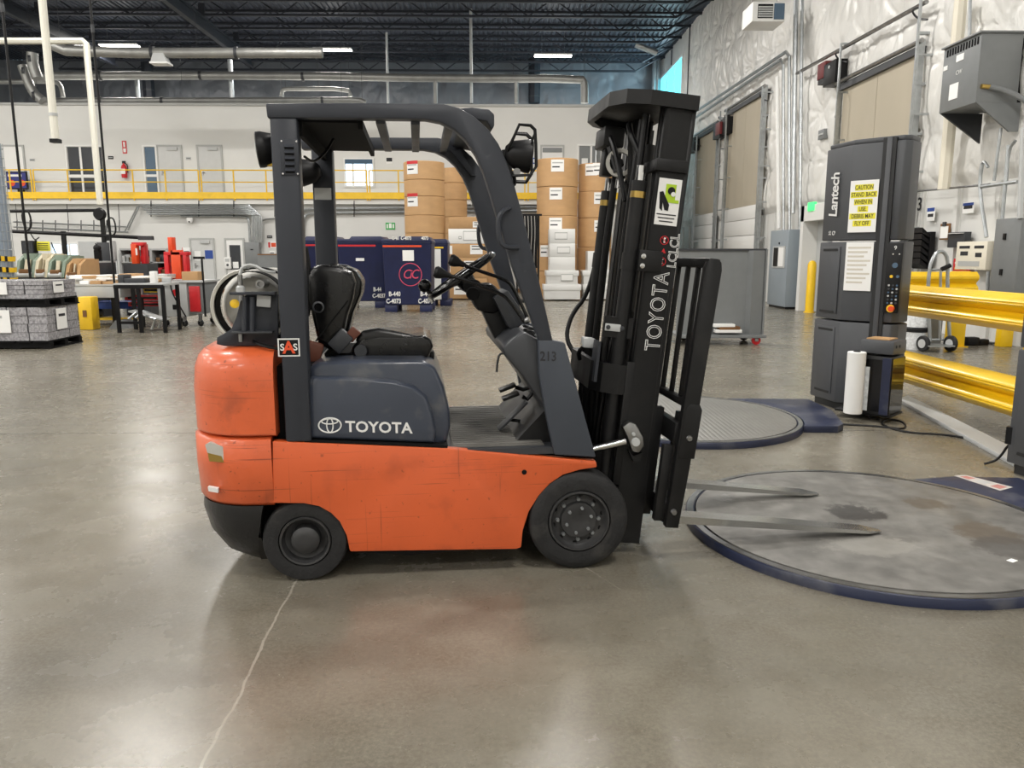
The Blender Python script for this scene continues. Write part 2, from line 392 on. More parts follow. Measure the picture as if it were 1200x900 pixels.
# seams of the upper wall
# ---------------------------------------------------------------- doors and windows of the office
mat('pane_dark', (34, 38, 46), .08, spec=.7)
mat('pane_blue', (70, 96, 120), .1, spec=.7)
emat('pane_day', (205, 232, 255), 1.7)
emat('screen_dark', (30, 34, 90), .8)
def office_door(n, px, Y, label, leaf='door_grey', closer=True, knob=1):
    x0, x1, z0, z1 = rY(*px, Y)
    zf = ZM if Y > 31.5 else 0.0
    t = bpy.data.objects.new('door_%d' % n, None); COL.objects.link(t); t.location = ((x0+x1)/2, Y, zf); t.matrix_basis = Matrix.Translation(t.location)
    tag(t, label, None, None, 'structure'); w = (x1-x0)/2; h = z1-zf
    f = MB().box(-w-.07, -w, -.05, 0, 0, h+.07).box(w, w+.07, -.05, 0, 0, h+.07).box(-w, w, -.05, 0, h, h+.07); f.build('door_frame', 'frame_grey', t, smooth=False)
    lf = MB().box(-w, w, -.03, 0, .01, h); lf.build('door_leaf', leaf, t, smooth=False)
    if closer: MB().box(-.05, w-.1, -.1, -.03, h-.14, h-.04).build('door_closer', 'light_grey', t)
    MB().box(-knob*(w-.12)-.03, -knob*(w-.12)+.03, -.05, -.03, .95, 1.15).cyl((-knob*(w-.12), -.09, 1.05), (-knob*(w-.12)+knob*.12, -.09, 1.05), .014, n=8).build('handle', 'steel', t)
    return t, w, h
t, w, h = office_door(1, (187, 172, 213, 228), YU, 'pale grey upper door beside a tall dark sidelight')
t, w, h = office_door(2, (234, 172, 260, 228), YU, 'pale grey upper door with closer above the railing')
t, w, h = office_door(3, (2, 172, 29, 228), YU, 'pinkish white upper door at the far left', 'white', False)
t, w, h = office_door(4, (226, 281, 251, 343), YL, 'pale grey lower door with two paper notices')
MB().box(-w*.45-.12, -w*.45+.12, -.04, -.03, 1.25, 1.62).build('notice', 'paper', t); MB().box(.1, .42, -.04, -.03, 1.32, 1.65).build('notice', 'blue', t)
MB().box(-w, w, -.045, -.03, .02, .3).build('kick_plate', 'brown', t)
t, w, h = office_door(5, (267, 281, 286, 343), YL, 'white lower door with a tall dark vision panel', 'white', False)
MB().box(-.2, .22, -.045, -.03, .9, 1.85).build('vision_panel', 'pane_dark', t); MB().box(-.1, .12, -.055, -.045, .95, 1.2).build('notice', 'paper', t)
t, w, h = office_door(6, (635, 172, 659, 228), YU, 'upper door with a grey louvred strip, above the paper rolls', 'white', False)
MB().box(-w+.02, w-.02, -.05, -.03, h-.22, h-.04).build('louvre', 'mid_grey', t)
def pane_window(n, px, Y, label, m, mull=(), frame='white', sill=None):
    x0, x1, z0, z1 = rY(*px, Y); t = bpy.data.objects.new('window_%d' % n, None); COL.objects.link(t); t.location = ((x0+x1)/2, Y, z0); t.matrix_basis = Matrix.Translation(t.location)
    tag(t, label, None, None, 'structure'); w = (x1-x0)/2; h = z1-z0
    f = MB().box(-w-.06, -w, -.06, 0, -.06, h+.06).box(w, w+.06, -.06, 0, -.06, h+.06).box(-w, w, -.06, 0, h, h+.06).box(-w, w, -.06, 0, -.06, 0)
    f.build('window_frame', frame, t, smooth=False)
    xs = [-w]+[-w+2*w*k for k in mull]+[w]
    for a, b in zip(xs[:-1], xs[1:]): MB().box(a+.03, b-.03, -.03, -.01, .02, h-.02).build('pane', m, t, smooth=False)
    for k in mull: MB().box(-w+2*w*k-.04, -w+2*w*k+.04, -.05, 0, 0, h).build('mullion', frame, t, smooth=False)
    return t, w, h
t, w, h = pane_window(1, (81, 172, 122, 230), YU, 'dark upper window of three tall panes', 'pane_dark', (.38, .75)); MB().box(-w, w*.5, -.055, -.03, .72, .84).build('transom', 'white', t)
t, w, h = pane_window(2, (171, 172, 184, 230), YU, 'narrow dark sidelight left of the upper door', 'pane_blue'); MB().box(-w, w, -.055, -.03, .75, .85).build('transom', 'white', t)
t, w, h = pane_window(3, (405, 187, 437, 218), YU, 'bright daylit window seen between the guard pillars', 'pane_day', (.28, .75)); MB().box(-w, w, -.08, -.03, h-.17, h).build('blind', 'pane_blue', t)
t, w, h = pane_window(4, (678, 171, 704, 230), YU, 'upper opening showing a grey room with white boxes', 'mid_grey', (.55,))
MB().box(-w*.75, -w*.2, -.1, -.03, h*.1, h*.75).build('shelf_boxes', 'paper', t); MB().cyl((w*.55, -.06, 0), (w*.55, -.06, h), .06, n=8).build('pipe', 'galv', t)
t, w, h = pane_window(5, (62, 286, 92, 312), YL, 'bright lower window behind the machines at left', 'pane_day', (.4, .7))
MB().box(w*1.1, w*4.0, -.05, 0, -.4, h+.1).build('grey_panel', 'light_grey', t)
# window in the right wall near the far corner
emat('pane_teal', (95, 205, 225), 2.2)
ya, yb, z0, z1 = rX(778, 80, 803, 120, XR-.02)
t = bpy.data.objects.new('window_6', None); COL.objects.link(t); t.location = (XR-.16, (ya+yb)/2, 6.6); t.matrix_basis = Matrix.Translation(t.location)
tag(t, 'teal daylit clerestory window in the right wall by the far corner', None, None, 'structure'); w = (yb-ya)/2; h = z1-6.6
for k in range(3): MB().box(-.01, .01, -w+2*w*k/3+.03, -w+2*w*(k+1)/3-.03, 0, h).build('pane', 'pane_teal', t, smooth=False)
f = MB().box(-.06, .12, -w-.08, w+.08, h, h+.1).box(-.06, .12, -w-.08, -w, -.1, h).box(-.06, .12, w, w+.08, -.1, h)
for k in (1, 2): f.box(-.04, .04, -w+2*w*k/3-.03, -w+2*w*k/3+.03, 0, h)
f.build('window_frame', 'white', t, smooth=False)
ld = bpy.data.lights.new('daylight', 'AREA'); ld.shape = 'RECTANGLE'; ld.size = 2*w; ld.size_y = h; ld.energy = 320; ld.color = (.7, .92, 1.0)
lo = bpy.data.objects.new('daylight', ld); COL.objects.link(lo); lo.parent = t; lo.location = (-.09, 0, h/2); lo.rotation_euler = (0, PI/2, 0)
# ================================================================ the forklift (local frame: x forward to the forks, y away from viewer, z up)
FA = atZ(356, 683); FB = atZ(677, 667); FD = (FB-FA).normalized(); FN = Vector((-FD.y, FD.x, 0)); FANG = math.atan2(FD.y, FD.x)
def FL(x, y, v=0.0):
    r = ray(x, y); t = ((FA+FN*v-EYEP).dot(FN))/r.dot(FN); p = EYEP+r*t; return ((p-FA).dot(FD), p.z)
def FP(pts, v=0.0): return [FL(x, y, v) for x, y in pts]
UVZ = lambda a, b, d: (a, d, b)
mat('orange', (212, 95, 49), .45, var=.06, vscale=3, dirt=(150,66,38), dscale=5, damt=.4, coat=.12, rvar=.1, scr=(112,50,30), samt=.55)
mat('orange_worn', (210, 95, 51), .38, var=.08, vscale=6, dirt=(96,50,34), dscale=5, damt=.5, coat=.25, bump=.06, bscale=40, scr=(96,44,28), samt=.6)
mat('guard_grey', (50, 53, 60), .42, spec=.4, var=.06, vscale=5, rvar=.08)
mat('hood_grey', (58, 64, 77), .28, var=.06, vscale=4, dirt=(130,128,122), dscale=9, damt=.25, coat=.2)
mat('cowl_grey', (62, 67, 76), .5, var=.05)
mat('mast_black', (19, 19, 20), .48, var=.15, vscale=6, dirt=(48,46,43), dscale=5, damt=.3, rvar=.12, spec=.35)
mat('vinyl', (12, 12, 13), .24, bump=.12, bscale=16, rvar=.08, vscale=8)
mat('mat_rubber', (108, 106, 102), .75, var=.12, vscale=10, dirt=(60,58,54), damt=.5)
mat('tank_paint', (190, 188, 180), .45, var=.08, vscale=5, dirt=(110,106,98), damt=.5)
mat('fork_steel', (182, 182, 180), .24, metal=.95, var=.15, vscale=8, stretch=(.3,3,1))
mat('decal_white', (228, 228, 226), .5)
mat('wheel_grey', (50, 50, 51), .5, var=.2, vscale=9, dirt=(96,92,86), dscale=8, damt=.4)
mat('decal_orange', (225, 80, 40), .5)
mat('belt', (96, 52, 36), .6)
mat('black_bumper', (20, 20, 21), .36, var=.2, vscale=6, dirt=(92,90,86), dscale=6, damt=.5, bump=.15, bscale=30)
FK = thing('forklift', 'orange and charcoal forklift parked side-on in the middle of the floor', 'forklift', FA, FANG)
W0 = 1.05
def ring(z, uR, ins, rc, uF=-.09):
    pts = [(uF, ins, z)] + [(uR+rc+rc*math.cos(math.radians(a)), ins+rc+rc*math.sin(math.radians(a)), z) for a in range(270, 179, -10)]
    pts += [(uR-.012, W0/2, z)] + [(uR+rc+rc*math.cos(math.radians(a)), W0-ins-rc+rc*math.sin(math.radians(a)), z) for a in range(180, 89, -10)] + [(uF, W0-ins, z)]
    return pts
CW = MB().loft([ring(.695, -.478, .02, .28), ring(.705, -.498, 0, .30), ring(.90, -.500, 0, .30), ring(.99, -.492, .004, .30), ring(1.04, -.475, .02, .29), ring(1.07, -.45, .05, .27), ring(1.085, -.41, .09, .24), ring(1.092, -.34, .15, .18)]).build('counterweight_upper', 'orange_worn', FK, ang=60)
CL = MB().loft([ring(.375, -.485, .02, .28, -.115), ring(.395, -.5, .004, .30, -.115), ring(.55, -.508, 0, .30, -.115), ring(.675, -.508, 0, .30, -.115), ring(.69, -.488, .015, .29, -.115)]).build('counterweight_lower', 'orange_worn', FK, ang=60)
MB().loft([ring(.085, -.30, .10, .16, -.205), ring(.13, -.40, .05, .24, -.205), ring(.22, -.465, .02, .28, -.195), ring(.33, -.492, .006, .29, -.175), ring(.374, -.485, .012, .28, -.165)]).build('rear_bumper', 'black_bumper', FK, ang=60)
# worn sticker remains and scuffs on the lower counterweight
for q, m, dv in (([(241,521),(246,518),(262,523),(264,529),(262,541),(246,538)], 'tank_paint', -.004), ([(244,530),(260,534),(263,541),(246,540)], 'brass', -.006), ([(244,570),(256,572),(256,577),(245,575)], 'decal_white', -.004)):
    MB().prism(FP(q, .035), .030+dv, .05, UVZ).build('sticker_remnant', m, CL, smooth=False)
# chassis
CH = FP([(319,517.5),(525,526),(699,541),(700,548),(680,551),(660,557),(645,567),(632,581),(620,600),(613,622),(611,642),(605,644),(410,647)])
CH += FP([(406,628),(398,612),(388,602),(374,594),(356,590.5),(319,590)])
MB().prism(CH, 0.004, .055, UVZ).build('chassis_side', 'orange', FK, bevel=.006)
MB().prism(CH, W0-.055, W0-.004, UVZ).build('chassis_side', 'orange', FK, bevel=.006)
MB().cyl((*(lambda p: (p[0], .002, p[1]))(FL(614.5, 553.5)),), (FL(614.5, 553.5)[0], .008, FL(614.5, 553.5)[1]), .012, n=16).build('jacking_hole', 'black_matte', FK)
f = MB().box(.21, 1.0, .055, W0-.055, .14, .58).box(-.12, .21, .2, W0-.2, .16, .64).box(1.0, 1.5, .19, W0-.19, .16, .54).box(-.2, -.1, .15, W0-.15, .15, .66)
f.box(1.24, 1.34, .05, W0-.05, .19, .29)
f.build('frame', 'black_matte', FK, smooth=False)
MB().cyl((.01, .1, .19), (.01, W0-.1, .19), .05, n=12).build('rear_axle', 'black_matte', FK)
MB().tube([(.22, .08, .12), (.5, .06, .1), (.95, .07, .12)], .012, 6).build('hose', 'black', FK)
# wheels
def wheel(u, v0, dirv, r, w, rim, bolts, hub):
    def P(pr): return [(a, b*dirv) for a, b in pr]
    t = MB().lathe(P([(rim, .02), (rim+.004, .004), (r*.80, 0), (r*.95, .004), (r-.004, .014), (r, .03), (r, w-.03), (r-.01, w-.008), (rim, w-.01)]), (u, v0, r), (0,1,0), 48, closed=True).build('tyre', 'rubber', FK, ang=50)
    if bolts:
        d = [(rim, .014), (rim-.004, .0), (rim-.012, .0), (rim-.018, .03), (rim-.03, .042), (.115, .044), (.09, .038), (.085, .018), (.045, .016), (.03, .02), (1e-5, .02)]
    else:
        d = [(rim, .014), (rim-.004, .0), (rim-.012, .002), (rim-.022, .045), (rim-.05, .055), (.068, .05), (.064, .012), (.05, .0), (.03, -.004), (1e-5, -.004)]
    w_ = MB().lathe(P(d), (u, v0, r), (0,1,0), 40, cap0=False).build('rim', 'wheel_grey', t, ang=40)
    if bolts:
        b = MB()
        for k in range(10):
            a = 2*PI*k/10+.2; b.cyl((u+.122*math.cos(a), v0+.05*dirv, r+.122*math.sin(a)), (u+.122*math.cos(a), v0+.041*dirv, r+.122*math.sin(a)), .0115, n=10)
        b.build('hand_holes', 'black_matte', t)
        for k in range(8):
            a = 2*PI*k/8; c = (u+.1*math.cos(a), r+.1*math.sin(a)); MB().cyl((c[0], v0+.045*dirv, c[1]), (c[0], v0+.026*dirv, c[1]), .0115, .0085, n=6).build('lug_nut', 'mid_grey', t)
        for k in range(6):
            a = 2*PI*k/6+.3; c = (u+.062*math.cos(a), r+.062*math.sin(a)); MB().cyl((c[0], v0+.02*dirv, c[1]), (c[0], v0+.004*dirv, c[1]), .009, .007, n=6).build('hub_bolt', 'mid_grey', t)
    return t
wheel(1.295, -.004, 1, .242, .17, .15, True, 0); wheel(1.295, W0+.004, -1, .242, .17, .15, True, 0)
wheel(.012, .012, 1, .195, .13, .118, False, 0); wheel(.012, W0-.012, -1, .195, .13, .118, False, 0)
# hood
HP = FP([(357,517),(357,450),(363,443),(420,444),(462,448),(487,455),(501,468),(508,488),(512,508),(511,523)])
HT = FP([(360,470),(362,430),(372,424),(420,422),(496,422),(510,430),(520,452),(527,480),(528,500),(524,517),(515,522),(360,516)], .1)
def inset(poly, d):
    cx = sum(p[0] for p in poly)/len(poly); cy = sum(p[1] for p in poly)/len(poly)
    return [(cx+(p[0]-cx)*(1-d), cy+(p[1]-cy)*(1-d)) for p in poly]
mb = MB().loft([[(a, v, max(b, .612)) for a, b in inset(HT, k)] for v, k in ((.075, .06), (.085, .025), (.105, .005), (.14, 0), (W0-.14, 0), (W0-.105, .005), (W0-.085, .025), (W0-.075, .06))])
HD = mb.build('engine_hood', 'hood_grey', FK, bevel=.012, ang=50)
for s in (0, 1):
    vv = [(.03, .11), (.036, .05), (.05, .018), (.075, .002), (.11, 0)]
    rings = [[(a, (v if not s else W0-v), max(b, .61)) for a, b in inset(HP, k)] for v, k in vv]
    MB().loft(rings).build('hood_panel', 'hood_grey', HD, bevel=.006, ang=55)
MB().prism(FP([(356,517),(356,521),(524,527),(525,523)]), .012, W0-.012, UVZ).build('hood_seal', 'black_matte', HD, smooth=False)
MB().prism(FP([(347,440),(356,440),(356,516),(347,514)], .05), .05, W0-.05, UVZ).build('hood_rear_panel', 'black_matte', FK, smooth=False)
MB().box(-.1, .1, .1, W0-.1, .6, 1.0).build('engine_bay', 'black_matte', FK, smooth=False)
# lettering on the hood panel
lx = FL(441, 501.5, .028); text('lettering', 'TOYOTA', .07, 'decal_white', (lx[0]+.012, .0285, lx[1]), (1,0,-.055), (0,0,1), HD, bold=.0016, sx=1.02, space=1.03)
ex = FL(386.5, 498.5, .028)
def ell(a, b, cx=0, cz=0, n=28): return [(ex[0]+cx+a*math.cos(2*PI*i/n), .029, ex[1]+cz+b*math.sin(2*PI*i/n)) for i in range(n)]
MB().tube(ell(.05, .034), .0036, 5, True).tube(ell(.014, .033), .003, 5, True).tube(ell(.036, .012, 0, .018), .003, 5, True).build('emblem', 'decal_white', HD)
# floor plate, mat and pedals
MB().box(.6, 1.19, .015, W0-.015, .575, .606).build('floor_plate', 'dark_grey', FK)
fm = MB().box(.695, 1.13, .06, W0-.06, .606, .612).build('floor_mat', 'mat_rubber', FK)
for k in range(22):
    v = .075+k*.0425; MB().box(.70, 1.125, v, v+.026, .612, .618).build('mat_rib', 'mat_rubber', fm)
MB().prism([(1.0, .608), (1.17, .79), (1.2, .79), (1.2, .6)], .12, W0-.08, UVZ).build('toe_board', 'mast_black', FK)
a = FL(582, 506, .3); b = FL(620, 468, .3)
pd = MB().obox(((a[0]+b[0])/2, .32, (a[1]+b[1])/2), (.2, .09, .012), (0, -math.atan2(b[1]-a[1], b[0]-a[0]), 0)).build('accelerator_pedal', 'dark_grey', FK, bevel=.003)
a = FL(592, 492, .33); b = FL(632, 497, .33); MB().tube([(a[0], .35, a[1]), (b[0], .35, b[1])], .009, 6).build('pedal_link', 'mast_black', pd)
for (p0, p1, v) in (((585, 457), (604, 451), .45), ((584, 466), (612, 462), .36)):
    a = FL(*p0, v); b = FL(*p1, v); MB().obox(((a[0]+b[0])/2, v, (a[1]+b[1])/2), (.09, .07, .016), (0, -.35, 0)).build('brake_pedal', 'black', FK, bevel=.004)
    c = FL(628, 446, v); MB().tube([(b[0], v, b[1]-.012), ((b[0]+c[0])/2, v, b[1]-.03), (c[0], v, c[1])], .011, 6, sm=1).build('pedal_arm', 'black', FK)
# overhead guard
GO = FP([(311,121),(420,120.5),(520,121.5),(538,126),(556,136.5),(572,151),(584,168),(593,187),(601,210),(612,250),(632,330),(648,400)])
GI = FP([(632,400),(619,362),(600,310),(585,262),(575,228),(567,203),(558,182),(546,164),(532,151),(516,143),(498,139.5),(420,138.5),(313,138)])
OG = MB().prism(GO+GI, .0, .075, UVZ).build('guard_side', 'guard_grey', FK, bevel=.007)
MB().prism(GO+GI, W0-.075, W0, UVZ).build('guard_side', 'guard_grey', FK, bevel=.007)
pl = FL(323.5, 300); pr = FL(355, 300)
for v0, v1 in ((.004, .105), (W0-.105, W0-.004)):
    du = 0 if v0 < .1 else .045
    pp = MB().box(pl[0]+du, pr[0]+du, v0, v1, .668, 2.066).build('guard_pillar', 'guard_grey', FK, bevel=.012)
    if v0 < .1:
        a = FL(328, 163); b = FL(350, 206)
        vp = MB().box(a[0]-.002, b[0]+.004, .001, .006, b[1], a[1]).build('louvre_plate', 'guard_grey', pp, bevel=.004)
        for k in range(5):
            z = a[1]-.028-k*.0245; uc = (a[0]+b[0])/2
            MB().prism([(z-.006, .0015), (z+.010, .0015), (z-.004, -.008)], uc-.019, uc+.021, lambda p, q, d: (d, q, p)).build('louvre', 'guard_grey', vp)
            MB().box(uc-.018, uc+.02, .0003, .002, z-.012, z-.005).build('slot', 'black_matte', vp, smooth=False)
        for (cu, cz) in ((a[0]+.006, a[1]-.008), (b[0]-.003, a[1]-.008), (a[0]+.006, b[1]+.008), (b[0]-.003, b[1]+.008)):
            MB().cyl((cu, .001, cz), (cu, -.003, cz), .004, n=8).build('screw', 'chrome', vp)
        a = FL(325, 397); b = FL(350.5, 417.5); uc = (a[0]+b[0])/2+.002; zc = (a[1]+b[1])/2
        st = MB().box(uc-.047, uc+.047, .002, .004, zc-.04, zc+.04).build('maker_sticker', 'decal_white', pp, smooth=False)
        MB().box(uc-.041, uc+.041, .0012, .003, zc-.034, zc+.034).build('sticker_field', 'black', st, smooth=False)
        [text('lettering', 'S', .042, 'decal_white', (uc+q_, .0008, zc), (1,0,0), (0,0,1), st, depth=.0004, bold=.0008) for q_ in (-.028, .028)]
        text('lettering', 'A', .074, 'decal_orange', (uc, .0003, zc-.002), (1,0,0), (0,0,1), st, depth=.0004, bold=.0022)
    else:
        a = FL(372, 222.5, W0-.105); b = FL(391, 232, W0-.105)
        MB().box(.004, .094, v0-.003, v0, b[1]-.01, a[1]+.01).build('rating_plate', 'frame_grey', pp, smooth=False)
# roof members
gb = MB().box(.055, .33, .06, W0-.06, 2.056, 2.07).box(.055, .075, .06, W0-.06, 2.0, 2.07).box(.31, .33, .06, W0-.06, 2.03, 2.07); gb.build('roof_plate', 'black_matte', FK, smooth=False)  # matte black paints in the shade on the underside of the guard roof
for u in (.405, .555, .705): MB().box(u-.02, u+.02, .06, W0-.06, 2.055, 2.085).build('roof_bar', 'guard_grey', FK, bevel=.004)
MB().prism([(.76, 2.085), (.74, 2.12), (.80, 2.127), (.875, 2.12), (.897, 2.10), (.897, 2.05), (.885, 2.035), (.865, 2.07)], .03, W0-.03, UVZ).build('roof_header', 'guard_grey', FK, bevel=.006)
MB().prism([(.75, 2.06), (.86, 1.93), (.885, 1.93), (.80, 2.07)], W0-.09, W0-.06, UVZ).build('gusset', 'guard_grey', FK)
MB().tube([(.06, .2, 1.93), (.085, .3, 1.915), (.13, .4, 1.97), (.16, .5, 2.05)], .006, 6, sm=2).build('cable', 'black', FK)
# grab handles on both front legs
for v, s in ((0.0, -1), (W0, 1)):
    q = FP([(594,244), (586,247), (580,256), (580,270), (582,284), (588,290), (604,290)], 0)
    MB().tube([(p[0]+.012, v+s*(.0 if i in (0, 6) else .035), p[1]) for i, p in enumerate(q)], .0115, 8, sm=1).build('grab_handle', 'guard_grey', FK)
# lamps
def lamp(c, axis, r, name='work_lamp'):
    c = Vector(c); ax = Vector(axis).normalized()
    t = MB().lathe([(1e-5, -.10), (r*.45, -.095), (r*.8, -.07), (r*.97, -.02), (r*1.04, 0), (r*1.04, .018), (r*.95, .022)], c, ax, 24).build(name, 'black', FK, ang=50)
    MB().lathe([(1e-5, .03), (r*.5, .026), (r*.93, .016)], c, ax, 24).build('lens', 'light_grey', t)
    return t
a = FL(304, 176, .13); l = lamp((a[0]+.012, .13, a[1]+.003), (-1, -.12, -.1), .074)
MB().box(a[0]+.06, pl[0]+.02, .1, .16, a[1]-.06, a[1]-.045).build('lamp_bracket', 'black', l)
a = FL(308, 192, .13); MB().box(a[0]+.02, a[0]+.07, .11, .15, a[1]-.01, a[1]+.01).build('lamp_base', 'yellow', l)
lamp((-.05, W0-.15, 1.93), (-1, .1, -.1), .07)
for v in (.03, W0-.05):
    a = FL(618, 183, v); l = lamp((a[0]-.005, v, a[1]+.0), (1, 0, -.12), .07)
    q = FP([(593,178),(599,165),(606,149),(619,150),(624,155),(625,172),(625.5,197),(619,207),(600,207)], v)
    for dv in (-.075, .06):
        MB().tube([(p[0], v+dv*(.5 if i in (0, 8) else 1), p[1]+(-.02 if dv > 0 else 0)) for i, p in enumerate(q)], .0065, 6).build('lamp_guard', 'black', l)
    b = FL(624, 160, v); c = FL(620, 204, v); MB().tube([(b[0], v-.075, b[1]), (b[0], v+.06, b[1]-.02)], .0065, 6).tube([(c[0], v-.075, c[1]), (c[0], v+.06, c[1]-.02)], .0065, 6).build('lamp_guard', 'black', l)
    q = FP([(602,204),(604,215),(600,219),(595,220)], v); MB().tube([(p[0], v, p[1]) for p in q], .008, 6, sm=1).build('lamp_stem', 'black', l)
    q = FP([(588,176),(594,176),(601,205),(600,218),(595,212)], v); MB().prism(q, v-.02, v+.03, UVZ).build('lamp_bracket', 'black', l)
    MB().cyl((a[0]-.05, v-.03, a[1]-.07), (a[0]-.05, v+.02, a[1]-.07), .016, n=10).build('lamp_pivot', 'steel', l)
# cowl and dash
CS = FP([(631,399),(647,398.5),(662,402),(698.5,536),(650,533),(641,490),(632,440)])
MB().prism(CS, .0, .05, UVZ).build('cowl_side', 'cowl_grey', FK, bevel=.006)
MB().prism(CS, W0-.05, W0, UVZ).build('cowl_side', 'cowl_grey', FK, bevel=.006)
c = FL(642.5, 418); text('unit_number', '213', .062, 'ink', (c[0], -.0012, c[1]), (1,0,-.04), (0,0,1), FK, depth=.0006, bold=.001, sx=.85)
DS = FP([(592,417),(589,407),(602,396),(615,389),(632,399),(660,404),(690,520),(652,530),(640,480),(612,440)], .05)
MB().prism(DS, .05, W0-.05, UVZ).build('dash_body', 'dark_grey', FK, bevel=.015)
MB().prism(FP([(594,404),(600,396),(616,392),(618,397)], .12), .1, .35, UVZ).build('dash_tray', 'black', FK, bevel=.004)
q = FP([(613,388),(622,386),(628,396),(620,402)], .2)
MB().prism(q, .17, .25, UVZ).build('lever_boot', 'black', FK, bevel=.006)
for k in range(4):
    a = FL(614+k*1.2, 384+k*4.5, .21); MB().lathe([(.026+.002*k, -.006), (.032+.002*k, 0), (.026+.002*k, .006)], (a[0]+.022, .21, a[1]), (.35, 0, 1), 14, closed=True).build('boot_fold', 'black', FK)
# steering column, cover, wheel, levers
VC = .5
cc = FP([(560,356),(574,343),(607,402),(588,409),(578,395)], VC)
MB().prism(cc, VC-.07, VC+.07, UVZ).build('steering_column', 'black', FK, bevel=.012)
cv = FP([(548,344),(556,333),(575,331),(591,348),(590,357),(577,367),(558,363)], VC)
MB().prism(cv, VC-.09, VC+.09, UVZ).build('column_switch_cover', 'black', FK, bevel=.02)
cv = FP([(541,334),(548,326),(560,328),(566,336),(551,347),(545,342)], VC)
MB().prism(cv, VC-.05, VC+.05, UVZ).build('column_neck', 'black_matte', FK, bevel=.01)
a = FL(554, 344, .4); MB().lathe([(1e-5, -.02), (.03, -.016), (.034, 0), (.03, .02)], (a[0], .40, a[1]), (0, -1, 0), 16).build('ignition_knob', 'black_matte', FK)
mt_ = FP([(578,349),(595,340),(618,374),(604,387),(596,384)], VC-.15)
MB().prism(mt_, VC-.16, VC+.12, UVZ).build('instrument_pod', 'dark_grey', FK, bevel=.008)
s0 = FL(505, 347, VC); s1 = FL(577, 298, VC); sc = Vector(((s0[0]+s1[0])/2, VC, (s0[1]+s1[1])/2)); e1 = Vector((s1[0]-s0[0], 0, s1[1]-s0[1])); R = e1.length/2; e1.normalize(); e2 = Vector((0, 1, 0))
SW = MB().tube([sc+e1*R*math.cos(2*PI*i/40)+e2*R*math.sin(2*PI*i/40) for i in range(40)], .0155, 10, True).build('steering_wheel', 'black_gloss', FK)
nrm = e1.cross(e2); nrm = nrm if nrm.z < 0 else -nrm
mb = MB().lathe([(1e-5, -.02), (.04, -.018), (.055, 0), (.045, .06), (.03, .09)], sc, nrm, 18)
mb.build('wheel_hub', 'black_gloss', SW)
for th in (.2, 2.3, 4.2): d = e1*math.cos(th)+e2*math.sin(th); MB().tube([sc+nrm*.02, sc+d*R*.6+nrm*.012, sc+d*R], .012, 6).build('spoke', 'black_gloss', SW)
k = sc-e1*R*.98; MB().cyl(k, k-nrm*.035, .012, n=8).ball(k-nrm*.06, .034).build('spinner_knob', 'black_gloss', SW)
MB().cyl(k-e1*.01, k+nrm*.03-e1*.012, .014, n=8).build('knob_clamp', 'chrome', SW)
for i, q in enumerate(([(523,322),(545,328),(590,345),(600,356),(615,378)], [(540,309),(560,317),(594,328),(602,338),(618,372)])):
    v = .2+.07*i
    pp = [(lambda p: (p[0], v, p[1]))(FL(*w, v)) for w in q]
    lv = MB().tube(pp, .0085, 8, sm=2).build('hydraulic_lever', 'black_gloss', FK)
    d = (Vector(pp[0])-Vector(pp[1])).normalized()
    MB().lathe([(.012, -.02), (.015, .0), (.026, .025), (.03, .045), (.022, .058), (1e-5, .06)], pp[0], d, 14).build('lever_knob', 'black', lv)
a = FL(617, 376, .2); MB().ball((a[0], .2, a[1]), .016).build('lever_pivot', 'steel', FK)
q = FP([(590,414),(585,415),(583,424),(582,436)], .3); MB().tube([(p[0], .3, p[1]) for p in q], .006, 6, sm=1).build('brake_lever', 'dark_grey', FK)
# seat
SB = FP([(361,322),(366,313),(378,310),(398,312),(412,319),(417,331),(414,350),(407,370),(404,386),(400,404),(386,410),(373,404),(368,380),(361,350)], .3)
bk = MB().loft([[(a, v, b) for a, b in inset(SB, k)] for v, k in ((.285, .16), (.292, .05), (.31, 0), (.40, .0), (.43, .05), (.62, .05), (.65, 0), (.74, 0), (.758, .05), (.765, .16))]).build('seat_back', 'vinyl', FK, bevel=.012, ang=60)
q = FP([(400,312),(416,316),(425,330),(423,345),(414,366),(409,386),(404,402),(396,402)], .42)
MB().prism(q, .40, .66, UVZ).build('seat_back_cushion', 'vinyl', bk, bevel=.02, ang=60)
q = FP([(408,352),(370,400)], .285); MB().tube([(q[0][0], .283, q[0][1]), (q[1][0], .283, q[1][1])], .004, 5).build('seam', 'black_matte', bk)
a = FL(373, 360, .28); MB().lathe([(.02, -.004), (.028, 0), (.02, .004)], (a[0], .283, a[1]), (0,1,0), 18, closed=True).build('recliner_ring', 'dark_grey', bk)
SCU = FP([(412,408),(422,397),(445,394),(475,395),(497,393),(505,398),(508,406),(503,416),(496,424),(415,424)], .28)
cu = MB().loft([[(a, v, b) for a, b in inset(SCU, k)] for v, k in ((.265, .10), (.272, .03), (.29, 0), (.74, .0), (.758, .03), (.765, .10))]).build('seat_cushion', 'vinyl', FK, bevel=.012, ang=60)
for v0, v1 in ((.268, .34), (.70, .765)):
    q = FP([(415,400),(424,388),(442,385),(470,390),(498,396),(490,402),(430,408)], v0)
    MB().prism(q, v0, v1, UVZ).build('seat_bolster', 'vinyl', cu, bevel=.02, ang=60)
MB().box(.1, .56, .3, .73, 1.0, 1.03).build('seat_base', 'black_matte', FK)
a = FL(423, 411, .262); MB().lathe([(1e-5, -.006), (.02, -.006), (.03, 0), (.03, .02)], (a[0], .262, a[1]), (0,-1,0), 16).build('hinge_cap', 'dark_grey', cu)
